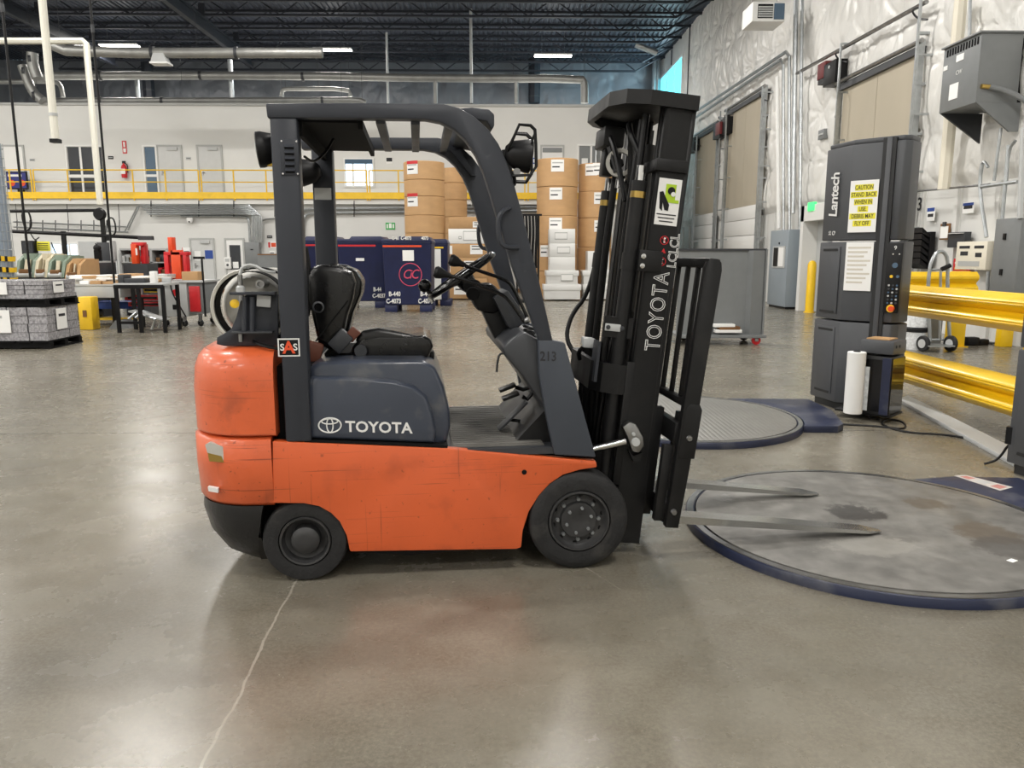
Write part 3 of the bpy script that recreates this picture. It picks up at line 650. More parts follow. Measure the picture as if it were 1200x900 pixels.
a = FL(399, 400, .24); bb = MB().obox((a[0], .255, a[1]), (.075, .05, .10), (0, .75, 0)).build('belt_buckle', 'dark_grey', FK, bevel=.008)
a = FL(413, 392, .25); MB().obox((a[0], .262, a[1]), (.05, .03, .06), (0, .75, 0)).build('belt_tongue', 'belt', bb, bevel=.004)
a = FL(365, 412, .25); MB().obox((a[0], .25, a[1]), (.1, .03, .1), (0, .3, .1)).build('belt_slack', 'belt', FK, bevel=.02)
a = FL(506, 416, .4); MB().box(a[0]-.01, a[0]+.012, .38, .44, a[1]-.02, a[1]+.02).build('seat_latch', 'black', cu, bevel=.003)
q = FP([(356,290),(360,312),(362,350),(358,370)], .3); MB().tube([(p[0], .32, p[1]) for p in q], .016, 8, sm=1).build('belt_reel', 'black', FK)
# gas tank on its cradle
tc_ = FL(293, 360, .155); TR = .17
TK = MB().lathe([(1e-5, .09), (.08, .09), (.13, .10), (TR-.02, .14), (TR-.003, .19), (TR-.003, .62), (TR-.03, .68), (.08, .72), (1e-5, .72)], (tc_[0], .155, tc_[1]), (0,1,0), 40).build('gas_tank', 'tank_paint', FK, ang=50)
MB().lathe([(TR-.012, 0), (TR, -.004), (TR+.004, .004), (TR+.002, .12), (TR-.006, .12), (TR-.008, .02)], (tc_[0], .155, tc_[1]), (0,1,0), 40, closed=True, a0=-.6, a1=4.6).build('tank_collar', 'tank_paint', TK, ang=50)
MB().lathe([(TR-.013, .03), (TR-.009, .03), (TR-.009, .12), (TR-.013, .12)], (tc_[0], .155, tc_[1]), (0,1,0), 40, closed=True).build('collar_shade_ring', 'black_matte', TK)  # added black ring, paints the shade inside the tank collar
MB().lathe([(TR-.03, .3), (TR+.006, .3), (TR+.006, .315), (TR-.03, .315)], (tc_[0], .1, tc_[1]), (0,1,0), 40, closed=True).build('tank_band', 'black', TK)
a = FL(305, 333, .14); MB().cyl((a[0], .15, a[1]), (a[0], .3, a[1]), .02, n=12).lathe([(.012, .1), (.02, .1), (.02, .14), (.012, .14)], (a[0], .03, a[1]), (0,1,0), 12, closed=True).build('tank_valve', 'steel', TK)
q = FP([(281,322),(282,340),(283,352)], .1); MB().tube([(p[0], .1, p[1]) for p in q], [.012, .010, .013], 8).build('regulator_stem', 'steel', FK)
MB().lathe([(.012, -.02), (.02, -.012), (.02, .012), (.012, .02)], (q[1][0], .1, q[1][1]), (0,0,1), 12, closed=True).build('fitting', 'light_grey', FK)
q = FP([(296,315),(281,322),(284,312),(296,310),(310,318),(323,319)], .12); MB().tube([(p[0], .12, p[1]) for p in q[1:]], .008, 6, sm=1).build('gas_hose', 'light_grey', FK)
cr = FP([(253,404),(253,396),(262,391),(270,386),(276,372),(281,352),(287,346),(325,345),(325,406),(262,406)], .11)
MB().prism(cr, .125, .145, UVZ).build('tank_cradle', 'guard_grey', FK, bevel=.003)
for (x0, y0, x1, y1, m) in ((270, 342, 323, 345.5, 'guard_grey'), (272, 388, 320, 391, 'dark_grey')):
    a = FL(x0, y1, .09); b = FL(x1, y0, .09); MB().box(a[0], b[0], .07, .13, a[1], b[1]).build('cradle_shelf', m, FK, bevel=.002)
for x in (287, 296):
    a = FL(x, 388, .1); b = FL(x, 348, .1); MB().cyl((a[0], .095, a[1]), (b[0], .095, b[1]), .012, n=10).build('cradle_rod', 'guard_grey', FK)
a = FL(272, 356, .1); MB().lathe([(1e-5, 0), (.02, .004), (.02, .012), (1e-5, .016)], (a[0]+.01, .1, a[1]), (.3,-1,.1), 16).build('cap', 'yellow', FK)
a = FL(309, 353, .1); MB().obox((a[0], .105, a[1]), (.06, .01, .05), (0, .1, 0)).build('tag', 'light_grey', FK)
a = FL(282, 394, .1); MB().cyl((a[0], .1, a[1]+.01), (a[0], .1, a[1]-.025), .01, n=8).build('stud', 'steel', FK)
q = FP([(300,408),(302,412),(320,416)], .15); MB().tube([(-.05, .2, 1.115), (-.17, .17, 1.12), (-.2, .13, 1.11), (-.14, .06, 1.10), (-.07, .05, 1.085)], .008, 6, sm=2).build('hose', 'black', FK)
MB().box(-.3, -.07, .2, W0-.2, 1.10, 1.16).build('tank_saddle', 'guard_grey', FK, bevel=.01)
# ---------------------------------------------------------------- mast
TAU = math.radians(5.87); SN, CN = math.sin(TAU), math.cos(TAU)
def mt(t, v, s): return (1.640+t*CN+s*SN, v, .05+s*CN-t*SN)
def mbox(mb, t0, t1, v0, v1, s0, s1):
    return mb.add([mt(t0,v0,s0), mt(t1,v0,s0), mt(t1,v1,s0), mt(t0,v1,s0), mt(t0,v0,s1), mt(t1,v0,s1), mt(t1,v1,s1), mt(t0,v1,s1)], [(0,3,2,1),(4,5,6,7),(0,1,5,4),(1,2,6,5),(2,3,7,6),(3,0,4,7)])
def mtube(p, r, n=8, sm=0): return MB().tube([mt(*q) for q in p], r, n, sm=sm)
VN, VF = .16, W0-.16
rails = []
for v, s in ((VN, 1), (VF, -1)):
    mb = MB(); mbox(mb, -.14, 0, v, v+s*.022, .0, 2.13); mbox(mb, -.14, -.12, v, v+s*.075, .0, 2.13); mbox(mb, -.178, -.13, v+s*.001, v+s*.02, .3, .92); mbox(mb, -.022, 0, v, v+s*.075, 0, 2.13)
    rails.append(mb.build('outer_rail', 'mast_black', FK, bevel=.003))
    mb = MB(); mbox(mb, -.135, -.03, v+s*.085, v+s*.10, .06, 2.16); mbox(mb, -.135, -.118, v+s*.085, v+s*.145, .06, 2.16); mbox(mb, -.047, -.03, v+s*.085, v+s*.145, .06, 2.16)
    mb.build('inner_rail', 'mast_black', FK, bevel=.003)
    # lift cylinder behind the rail
    vc = v+s*.055
    cy = MB().cyl(mt(-.215, vc, .02), mt(-.215, vc, 1.78), .036, n=18).cyl(mt(-.215, vc, 1.36), mt(-.215, vc, 1.44), .041, n=18).build('lift_cylinder', 'mast_black', FK)
    MB().cyl(mt(-.215, vc, 1.70), mt(-.215, vc, 1.73), .037, n=18).build('cylinder_collar', 'brass', cy)
    MB().cyl(mt(-.215, vc, 1.78), mt(-.215, vc, 1.85), .022, n=14).build('cylinder_rod', 'chrome', cy)
    # chain with links
    ch = MB(); vk = v+s*.185
    for k in range(62):
        s_ = .25+k*.0295
        mbox(ch, -.115, -.105, vk-.014, vk-.003, s_, s_+.022); mbox(ch, -.115, -.105, vk+.003, vk+.014, s_, s_+.022); mbox(ch, -.113, -.107, vk-.016, vk+.016, s_+.006, s_+.016)
    ch.build('lift_chain', 'mast_black', FK, smooth=False)
    mtube([(-.2, v+s*.13, .9), (-.205, v+s*.13, 1.5), (-.2, v+s*.135, 2.1)], .018, 10).build('mast_hose', 'black', FK)
    mtube([(-.22, v+s*.175, .95), (-.225, v+s*.175, 1.5), (-.21, v+s*.17, 2.08)], .014, 10).build('mast_hose', 'black', FK)
MB().cyl(mt(-.1, W0/2, .05), mt(-.1, W0/2, 1.15), .05, n=20).cyl(mt(-.1, W0/2, 1.15), mt(-.1, W0/2, 2.0), .03, n=16).build('centre_cylinder', 'mast_black', FK)
# crossmembers (U plan)
def upl(t1, t2, vn, vf, c): return [(t1, vn), (t2+c, vn), (t2+c*.35, vn+c*.3), (t2, vn+c), (t2, vf-c), (t2+c*.35, vf-c*.3), (t2+c, vf), (t1, vf)]
def ucross(name, t1, t2, vn, vf, c, s0, s1, th, m='mast_black', lid=0):
    o = upl(t1, t2, vn, vf, c); i = upl(t1, t2+th, vn+th, vf-th, c); mb = MB()
    mb.prism(o+i[::-1], s0, s1, lambda a, b, d: mt(a, b, d))
    if lid: mb.prism(upl(t1, t2+.005, vn+.005, vf-.005, c), s1-lid, s1-.002, lambda a, b, d: mt(a, b, d))
    return mb.build(name, m, FK, smooth=False)
ucross('top_crossmember', 0, -.39, .135, W0-.135, .16, 2.115, 2.18, .03, lid=.02)
ucross('middle_crossmember', -.165, -.33, .165, W0-.165, .12, .755, .90, .03)
mb = MB(); mbox(mb, -.165, -.01, VN-.018, VN+.02, 1.83, 1.885); mbox(mb, -.165, -.145, VN, VF, 1.83, 1.885); mb.build('upper_bracket', 'mast_black', FK, bevel=.003)
mb = MB(); mbox(mb, -.19, -.075, VN-.014, VN+.04, 1.36, 1.46); mb.build('hose_clamp_plate', 'mast_black', FK, bevel=.003)
for s_ in (1.385, 1.43): MB().lathe([(1e-5, -.012), (.012, -.01), (.014, 0)], mt(-.172, VN-.012, s_), (0,1,0), 14).build('clamp_bolt', 'chrome', FK)
mb = MB(); mbox(mb, -.31, -.165, VN+.03, VN+.05, 1.03, 1.13); mb.build('hose_bracket', 'mast_black', FK)
mb = MB(); mbox(mb, -.305, -.205, VN+.022, VN+.03, 1.06, 1.095); hb = mb.build('hose_clip', 'light_grey', FK, bevel=.002)
for t_ in (-.29, -.22): MB().lathe([(1e-5, -.008), (.010, -.006), (.011, 0)], mt(t_, VN+.022, 1.078), (0,1,0), 12).build('clip_bolt', 'dark_grey', hb)
mtube([(-.27, .24, 1.06), (-.285, .24, .98), (-.28, .25, .92), (-.26, .27, .80)], .019, 10, 2).build('mast_hose', 'black', FK)
mtube([(-.23, .24, 1.06), (-.235, .24, .98), (-.24, .25, .92), (-.24, .27, .78)], .019, 10, 2).build('mast_hose', 'black', FK)
mtube([(-.22, VF, 1.42), (-.25, VF, 1.2), (-.33, VF, 1.08), (-.36, VF-.05, .95), (-.31, VF-.1, .87)], .013, 8, 2).build('mast_hose', 'black', FK)
mb = MB(); mbox(mb, -.32, -.305, VN+.06, VN+.16, .80, 1.0); fl_ = mb.build('limit_bracket', 'guard_grey', FK)
mb = MB(); mbox(mb, -.36, -.30, VN+.2, VN+.28, .95, 1.0); mb.build('valve_block', 'light_grey', FK, bevel=.006)
mtube([(-.34, VN+.24, .96), (-.37, VN+.26, .92), (-.35, VN+.3, .88)], .012, 8, 1).build('mast_hose', 'black', FK)
for k, v in enumerate((.30, .35, .40, .46, .6, .68)):
    mtube([(-.2-.02*(k % 2), v, .15), (-.25, v, .45), (-.24-.02*(k % 3), v, .78)], .015, 8, 1).build('mast_hose', 'black', FK)
# hoses, blocks and sheave under the top crossmember
mtube([(-.2, .30, 1.9), (-.26, .36, 2.03), (-.24, .45, 2.09), (-.2, .52, 2.0), (-.18, .52, 1.8)], .014, 8, 2).build('mast_hose', 'black', FK)
mtube([(-.25, .55, 1.85), (-.3, .6, 2.0), (-.28, .7, 2.08), (-.22, .74, 1.95)], .016, 8, 2).build('mast_hose', 'black', FK)
mtube([(-.22, .42, 1.7), (-.28, .5, 1.95), (-.3, .62, 2.05)], .014, 8, 2).build('mast_hose', 'black', FK)
mb = MB(); mbox(mb, -.33, -.22, .58, .78, 1.98, 2.08); mbox(mb, -.30, -.24, .66, .74, 1.84, 1.98); mb.build('hose_block', 'mast_black', FK, bevel=.008)
sh = MB().lathe([(.052, -.014), (.072, -.014), (.072, .014), (.052, .014)], mt(-.235, .56, 1.90), (.35, 1, -.1), 28, closed=True).build('hose_sheave', 'tank_paint', FK)
MB().lathe([(1e-5, -.02), (.02, -.02), (.02, .02), (1e-5, .02)], mt(-.235, .56, 1.90), (.35, 1, -.1), 14).build('sheave_axle', 'black', sh)
for v in (.55, .63): MB().cyl(mt(-.215, v, 1.78), mt(-.215, v, 1.86), .013, n=10).build('cylinder_rod', 'chrome', FK)
# tilt cylinder
a = FL(690, 527, .14); b = FL(733, 517, .14)
tr = MB().cyl((a[0]-.12, .14, a[1]-.03), (a[0], .14, a[1]), .03, n=14).build('tilt_cylinder', 'mast_black', FK)
MB().cyl((a[0], .14, a[1]), (b[0], .14, b[1]), .018, n=14).build('tilt_rod', 'chrome', tr)
q = FP([(729,500),(737,494),(744,496),(753,512),(754,522),(748,530),(740,528),(736,514)], .12)
cl = MB().prism(q, .105, .158, UVZ).build('tilt_clevis', 'steel', FK, bevel=.006)
a = FL(745, 518, .1); MB().lathe([(1e-5, -.008), (.02, -.008), (.022, 0), (.022, .02)], (a[0], .1, a[1]), (0,1,0), 18).lathe([(1e-5, -.008), (.008, -.008), (.009, .01)], (a[0]-.012, .1, a[1]+.04), (0,1,0), 12).build('clevis_pin', 'light_grey', cl)
q = FP([(736,527),(742,534),(752,530),(750,540),(742,541)], .13); MB().prism(q, .12, .158, UVZ).build('clevis_lug', 'mast_black', cl)
# markings on the near rail
RX = Vector(mt(0, 0, 1))-Vector(mt(0, 0, 0)); RTt = Vector(mt(1, 0, 0))-Vector(mt(0, 0, 0))
def rail_plate(t0, t1, s0, s1, m, name, par, off=.0015):
    mb = MB(); mbox(mb, t0, t1, VN-off, VN-off+.001, s0, s1); return mb.build(name, m, par, smooth=False)
nr = rails[0]
text('lettering', 'TOYOTA', .105, 'decal_white', mt(-.062, VN-.002, 1.175), RX, -RTt, nr, outline=.0022, sx=.83, space=1.1)
text('lettering', 'LCLCL', .062, 'decal_white', mt(-.022, VN-.002, 1.47), RX, -RTt, nr, outline=.0018, sx=.9)
wp = rail_plate(-.137, -.025, 1.585, 1.80, 'decal_white', 'warning_sticker', nr)
mat('lime', (168, 200, 40), .5)
rail_plate(-.095, -.03, 1.69, 1.705, 'lime', 'sticker_mark', wp, .003); rail_plate(-.10, -.05, 1.70, 1.775, 'lime', 'sticker_mark', wp, .0028)
mb = MB().lathe([(1e-5, -.001), (.018, -.001), (.018, .001)], mt(-.072, VN-.004, 1.745), (0,1,0), 16); mb.build('sticker_mark', 'black', wp)
mb = MB().lathe([(1e-5, -.001), (.011, -.001), (.011, .001)], mt(-.062, VN-.0055, 1.73), (0,1,0), 16); mb.build('sticker_mark', 'decal_white', wp)
mb = MB().prism([(-.12, 1.66), (-.128, 1.735), (-.112, 1.74), (-.075, 1.68), (-.077, 1.652), (-.095, 1.655), (-.108, 1.69), (-.106, 1.65)], VN-.0035, VN-.002, lambda a, b, d: mt(a, d, b)); mb.build('sticker_mark', 'black', wp, smooth=False)
for k, s_ in enumerate((1.632, 1.616, 1.600)): rail_plate(-.13+.008*k, -.035-.006*k, s_, s_+.005, 'ink', 'text_line', wp, .003)
for s_ in (1.415, 1.515):
    g_ = MB().lathe([(.018, -.001), (.021, -.001), (.021, .001), (.018, .001)], mt(-.075, VN-.002, s_), (0,1,0), 20, closed=True).tube([mt(-.088, VN-.002, s_+.013), mt(-.062, VN-.002, s_-.013)], .0018, 4).build('prohibition_mark', 'red', nr)
    MB().prism([(-.078, s_-.012), (-.07, s_-.012), (-.072, s_+.006), (-.066, s_+.012), (-.078, s_+.014)], VN-.002, VN-.001, lambda a, b, d: mt(a, d, b)).build('prohibition_figure', 'decal_white', g_, smooth=False)
mb = MB().prism([(-.085, 1.455), (-.06, 1.455), (-.0725, 1.478)], VN-.002, VN-.001, lambda a, b, d: mt(a, d, b)); mb.build('warning_triangle', 'red', nr, smooth=False)
# ---------------------------------------------------------------- carriage, backrest and forks
mb = MB(); mbox(mb, .06, .105, .04, W0-.04, .16, .26); mb.build('carriage_bar', 'mast_black', FK, bevel=.004)
mb = MB(); mbox(mb, .06, .105, .04, W0-.04, .56, .66); mb.build('carriage_bar', 'mast_black', FK, bevel=.004)
for v in (.22, W0-.27): mb = MB(); mbox(mb, -.02, .06, v, v+.05, .14, .70); mb.build('carriage_plate', 'mast_black', FK, bevel=.004)
for v in (.03, W0-.07): mb = MB(); mbox(mb, .015, .06, v, v+.04, .17, .55); mb.build('carriage_end', 'mast_black', FK, bevel=.003)
mtube([(-.02, .3, .3), (.03, .28, .25), (.035, .26, .36), (.02, .27, .5)], .011, 8, 2).build('carriage_hose', 'black', FK)
posts = []
for v in (-.005, W0-.04):
    mb = MB(); mb.prism([(.065, .15), (.13, .15), (.145, .45), (.15, .73), (.165, 1.40), (.158, 1.435), (.14, 1.45), (.10, 1.45), (.085, 1.40), (.075, .8)], v, v+.045, lambda a, b, d: mt(a, d, b))
    posts.append(mb.build('backrest_post', 'mast_black', FK, bevel=.004))
    mb = MB(); mb.prism([(.075, .5), (.16, .5), (.165, .74), (.15, .765), (.10, .765), (.085, .74)], v-.004, v+.05, lambda a, b, d: mt(a, d, b)); mb.build('post_doubler', 'mast_black', posts[-1], bevel=.004)
    for s_, t_ in ((.23, .095), (.60, .12)): MB().lathe([(1e-5, -.012), (.012, -.011), (.016, -.004), (.018, 0)], mt(t_, v, s_), (0,1,0) if v < .5 else (0,-1,0), 14).build('post_bolt', 'steel', posts[-1])
mb = MB(); mbox(mb, .095, .155, .0, W0, 1.405, 1.45); mb.build('backrest_top_bar', 'mast_black', FK, bevel=.008)
mb = MB(); mbox(mb, .085, .13, .0, W0, .74, .775); mb.build('backrest_lower_bar', 'mast_black', FK, bevel=.004)
for k in range(6):
    v = .145+k*.142; mb = MB(); mbox(mb, .10, .122, v, v+.024, .76, 1.41); mb.build('backrest_bar', 'mast_black', FK, bevel=.003)
for v in (.10, .74):
    def fk(a, b, d): return mt(a, d, b)
    mb = MB()
    sh_ = [(.105, .66), (.105, .20), (.112, .165), (.13, .145), (.16, .138)]
    st_ = [(.16, .175), (.148, .185), (.145, .21), (.145, .66)]
    mb.prism(sh_+st_, v, v+.10, fk)
    L0, L1 = .16, 1.24
    ring_ = lambda t, hw, s0, s1: [mt(t, v+.05-hw, s0), mt(t, v+.05+hw, s0), mt(t, v+.05+hw, s1), mt(t, v+.05-hw, s1)]
    mb.loft([ring_(.155, .05, .138, .177), ring_(.6, .05, .139, .172), ring_(1.2, .05, .143, .158), ring_(1.29, .016, .145, .151)])
    fo = mb.build('fork', 'fork_steel', FK, smooth=False)
    mb = MB(); mbox(mb, .098, .14, v+.03, v+.07, .66, .70); mb.build('fork_pin', 'mast_black', fo, bevel=.004)
# ================================================================ stretch wrappers and turntables
mat('wrapper', (70, 72, 76), .45, var=.05, vscale=4, bump=.05, bscale=120)
mat('wrapper_dark', (24, 25, 27), .5)
mat('navy', (30, 37, 62), .4, var=.15, vscale=5, dirt=(110,110,112), dscale=4, damt=.5)
def tread_mat():
    m = mat('tread_plate', (158, 156, 151), .42, metal=.3, var=.1, vscale=3)
    nt = m.node_tree; N = nt.nodes; L = nt.links; tc = N.new('ShaderNodeTexCoord')
    ck = N.new('ShaderNodeTexVoronoi'); ck.inputs['Scale'].default_value = 24; L.new(tc.outputs['Object'], ck.inputs['Vector']); ck.inputs['Randomness'].default_value = .0
    bp = N.new('ShaderNodeBump'); bp.inputs['Strength'].default_value = .9; bp.inputs['Distance'].default_value = .01; bp.invert = True
    mr = N.new('ShaderNodeMapRange'); mr.inputs[1].default_value = .2; mr.inputs[2].default_value = .5; mr.inputs[3].default_value = 1.25; mr.inputs[4].default_value = .6; L.new(ck.outputs['Distance'], mr.inputs[0]); b_ = N['Principled BSDF']; src = b_.inputs['Base Color'].links[0].from_socket; vm = N.new('ShaderNodeVectorMath'); vm.operation = 'SCALE'; L.new(src, vm.inputs[0]); L.new(mr.outputs[0], vm.inputs['Scale']); L.new(vm.outputs[0], b_.inputs['Base Color'])
    L.new(ck.outputs['Distance'], bp.inputs['Height']); L.new(bp.outputs[0], N['Principled BSDF'].inputs['Normal'])
tread_mat()
def worn_mat():
    m = mat('worn_plate', (116, 114, 110), .5, metal=.15, var=.3, vscale=7, dirt=(84,82,78), dscale=3.0, damt=.7, rvar=.15)
    nt = m.node_tree; N = nt.nodes; L = nt.links; b = N['Principled BSDF']; tc = N.new('ShaderNodeTexCoord')
    ns = N.new('ShaderNodeTexNoise'); ns.inputs['Scale'].default_value = 7; ns.inputs['Detail'].default_value = 8; ns.inputs['Roughness'].default_value = .7; L.new(tc.outputs['Object'], ns.inputs['Vector'])
    cur = b.inputs['Base Color'].links[0].from_socket
    for (px, col, amt) in (((1003, 600, 36, 9), (62, 60, 58), .95), ((1086, 590, 24, 6), (94, 86, 76), .9), ((1152, 624, 40, 13), (98, 88, 76), .8), ((1058, 634, 26, 5), (100, 97, 92), .6), ((1175, 640, 40, 12), (80, 77, 74), .6), ((900, 580, 60, 8), (164, 162, 157), .5), ((1030, 640, 70, 10), (160, 157, 150), .45)):
        c = atZ(px[0], px[1], .056); rx = (atZ(px[0]+px[2], px[1], .056)-c).length; ry = (atZ(px[0], px[1]-px[3], .056)-c).length
        mp = N.new('ShaderNodeMapping'); mp.inputs['Location'].default_value = (-(c.x-T1[0])/rx, -(c.y-T1[1])/ry, 0); mp.inputs['Scale'].default_value = (1/rx, 1/ry, 0); L.new(tc.outputs['Object'], mp.inputs[0])
        ln = N.new('ShaderNodeVectorMath'); ln.operation = 'LENGTH'; L.new(mp.outputs[0], ln.inputs[0])
        ad = N.new('ShaderNodeMath'); ad.operation = 'MULTIPLY_ADD'; L.new(ns.outputs[0], ad.inputs[0]); ad.inputs[1].default_value = 2.4; L.new(ln.outputs['Value'], ad.inputs[2])
        mr = N.new('ShaderNodeMapRange'); mr.inputs[1].default_value = 1.95; mr.inputs[2].default_value = 2.2; mr.inputs[3].default_value = amt; mr.inputs[4].default_value = 0; L.new(ad.outputs[0], mr.inputs[0])
        mx = N.new('ShaderNodeMix'); mx.data_type = 'RGBA'; L.new(mr.outputs[0], mx.inputs[0]); L.new(cur, mx.inputs[6]); mx.inputs[7].default_value = lin(col); cur = mx.outputs[2]
    L.new(cur, b.inputs['Base Color'])
T1 = (2.05, 4.03); T2 = (1.68, 6.80)
worn_mat()
def turntable(c, r, top, label, h=.055):
    t = thing('turntable', label, 'turntable', (c[0], c[1], 0))
    MB().lathe([(r+.02, 0), (r+.02, h-.012), (r+.014, h-.006), (r-.03, h-.006), (r-.03, 0)], (0,0,0), (0,0,1), 96, closed=True).build('base_ring', 'navy', t, ang=50)
    MB().lathe([(r-.024, h-.02), (r-.022, h-.001), (r+.012, h-.001), (r+.012, h-.02)], (0,0,0), (0,0,1), 96, closed=True).build('edge_rim', 'steel', t)
    MB().lathe([(r-.038, .005), (r-.038, h-.001), (r-.046, h+.001), (1e-5, h+.001)], (0,0,0), (0,0,1), 96).build('deck_plate', top, t)
    return t
T1 = (2.05, 4.03); T2 = (1.68, 6.80)
t1 = turntable(T1, .975, 'worn_plate', 'large worn grey turntable with dark stains under the fork tips')
t2 = turntable(T2, 1.0, 'tread_plate', 'round tread-plate turntable behind the load backrest', .06)
c = atZ(1186, 657, .057); MB().obox((c.x, c.y, .0575), (.045, .03, .002), (0,0,.5)).build('paper_scrap', 'paper', t1, world=True)
# fixed navy floor plates that join turntable and tower
def floor_plate(pts, z, label):
    c = (sum(p[0] for p in pts)/len(pts), sum(p[1] for p in pts)/len(pts))
    t = MB().prism([(p[0]-c[0], p[1]-c[1]) for p in pts], 0, z, XY).build('wrapper_base_plate', 'navy', None, bevel=.004)
    t.location = (c[0], c[1], 0); tag(t, label, 'base plate'); return t
def ringpts(c, r, a0, a1, n=14): return [(c[0]+r*math.cos(math.radians(a0+(a1-a0)*i/n)), c[1]+r*math.sin(math.radians(a0+(a1-a0)*i/n))) for i in range(n+1)]
floor_plate(ringpts(T2, 1.025, 52, -27)+[(2.88, 6.32), (2.97, 6.42), (3.12, 7.0), (3.12, 7.56)], .06, 'navy blue floor plate between tread-plate turntable and wrapper tower')
p2_ = floor_plate(ringpts(T1, 1.0, 50, -30)+[(3.25, 3.5), (3.42, 3.7), (3.42, 4.82), (3.0, 4.86)], .05, 'navy floor plate right of the large worn turntable')
mat('faded_label', (186, 180, 174), .7, var=.1, vscale=30); mat('faded_red', (176, 118, 110), .7, var=.15, vscale=30)
q_ = [atZ(x, y, .0505) for x, y in ((1118, 557.5), (1131, 556.5), (1187, 571), (1172, 575))]
lb_ = MB().prism([(p.x, p.y) for p in q_], .0502, .0512, XY).build('warning_label', 'faded_label', p2_, world=False); lb_.data.transform(Matrix.Translation(-p2_.location))
for k in range(3):
    f0, f1 = .08+.33*k, .28+.33*k; A_ = [q_[0].lerp(q_[3], f) for f in (f0, f1)]; B_ = [q_[1].lerp(q_[2], f) for f in (f0, f1)]
    pts_ = [A_[0].lerp(B_[0], .2), A_[0].lerp(B_[0], .8), A_[1].lerp(B_[1], .8), A_[1].lerp(B_[1], .2)]
    o_ = MB().prism([(p.x-p2_.location.x, p.y-p2_.location.y) for p in pts_], .0512, .0516, XY).build('label_print', 'faded_red' if k != 1 else 'frame_grey', lb_, smooth=False)
def tower(loc, rz, label, name_text, signs):
    t = thing('stretch_wrapper_tower', label, 'stretch wrapper', loc, rz)
    # plan, local: x along the front face, y towards the back
    F = .47; S = .44
    P = [(0, 0), (F, 0), (F+.05, .06), (F+.05, .28), (F-.06, .40), (.1, .50), (-.25, .44), (-.354, .235)]
    def sec(z0, z1, k, name):
        cx, cy = .25, .28
        lo = [(cx+(p[0]-cx)*k, cy+(p[1]-cy)*k) for p in P]
        return MB().loft([[(a, b, z0) for a, b in lo], [(a, b, z1) for a, b in lo]]).build(name, 'wrapper', t, bevel=.012)
    sec(.07, .86, 1.0, 'lower_cabinet'); up = sec(1.63, 2.50, .97, 'upper_cabinet'); md = sec(.875, 1.615, .99, 'middle_cabinet')
    sec(2.50, 2.545, .93, 'top_cap')
    MB().prism([(.02, .03), (F-.04, .03), (F-.02, .28), (.2, .44), (-.25, .40), (-.3, .24)], 0, .075, XY).build('base_frame', 'wrapper_dark', t)
    # mast groove and rail on the front face
    MB().box(.285, .40, -.012, .03, .12, 2.53).build('mast_groove', 'wrapper_dark', t)
    MB().box(.32, .365, -.02, .0, .1, 2.535).build('mast_rail', 'wrapper', t, bevel=.003)
    sd = Vector((-.354, .235, 0)).normalized(); sn = Vector((-sd.y, sd.x, 0)); sn = sn if sn.y < 0 or sn.x < 0 else -sn
    R = Matrix(((sd.x, sn.x, 0), (sd.y, sn.y, 0), (0, 0, 1)))
    for z0, z1 in ((.14, .80), (.93, 1.57)):
        c = Vector((-.177, .1175, (z0+z1)/2)); MB().obox(c+sn*.004, (.30, .008, z1-z0), R).build('side_panel', 'wrapper', t, bevel=.004)
        for zz in (z1-.03, z0+.015): MB().obox(Vector((-.177, .1175, zz))+sn*.009, (.24, .004, .022), R).build('panel_slot', 'wrapper_dark', t)
    if name_text:
        text('lettering', name_text, .185, 'decal_white', Vector((-.177, .1175, 2.06))+sn*.008, (0,0,1), sd, t, bold=.003, shear=.12, sx=.78, space=.92)
        text('lettering', 'Q', .06, 'decal_white', Vector((-.155, .103, 1.70))+sn*.008, (0,0,1), sd, t, sx=.9); text('lettering', '30', .05, 'decal_white', Vector((-.205, .136, 1.70))+sn*.008, (0,0,1), sd, t, sx=.9)
    if signs:
        s1 = MB().box(.02, .275, -.016, -.01, 1.70, 2.17).build('caution_sign', 'paper', t, smooth=False); mat('sign_yellow', (235, 225, 60), .6)
        for k, ln in enumerate(('CAUTION', 'STAND BACK', 'WHEN IN', 'USE.', 'DEBRIS MAY', 'FLY OFF')):
            z = 2.105-k*.065; w = .013*len(ln)
            MB().box(.147-w*.92, .147+w*.92, -.0168, -.015, z-.026, z+.028).build('text_highlight', 'sign_yellow', s1, smooth=False)
            text('sign_text', ln, .056, 'ink', (.147, -.0175, z), (1,0,0), (0,0,1), s1, depth=.0004, bold=.0006, sx=.66)
        s2 = MB().box(.02, .27, -.016, -.008, 1.16, 1.61).build('instruction_sheet', 'paper', t, smooth=False)
        mat('faded', (206, 200, 188), .7)
        for k in range(9): MB().box(.04, .25-.03*(k % 3), -.0168, -.015, 1.55-k*.04, 1.567-k*.04).build('text_line', 'faded', s2, smooth=False)
        cp = MB().box(.40, .535, -.035, -.004, .97, 1.60).build('control_panel', 'black', t, bevel=.006)
        text('lettering', '9', .05, 'decal_white', (.472, -.036, 1.555), (1,0,0), (0,0,1), cp)
        spots = [(.455, 1.50, 'decal_white', .006), (.51, 1.50, 'decal_white', .006), (.48, 1.40, 'pane_blue', .025), (.455, 1.30, 'yellow', .014), (.51, 1.30, 'pane_blue', .014)]
        for r_ in range(6):
            for c_ in range(3): spots.append((.44+c_*.035, 1.22-r_*.032, ('light_grey', 'dark_grey', 'pane_blue')[(r_+c_) % 3], .009))
        for (x, z, m, r_) in spots: MB().cyl((x, -.034, z), (x, -.041, z), r_, n=10).build('button', m, cp)
        e = MB().cyl((.485, -.034, 1.01), (.485, -.075, 1.01), .022, .026, 14).build('stop_button', 'orange_red', cp); MB().cyl((.47, -.034, 1.01), (.47, -.04, 1.01), .036, n=16).build('stop_ring', 'yellow', cp)
    return t
ang = math.atan2(6.86-7.33, 3.72-3.28)
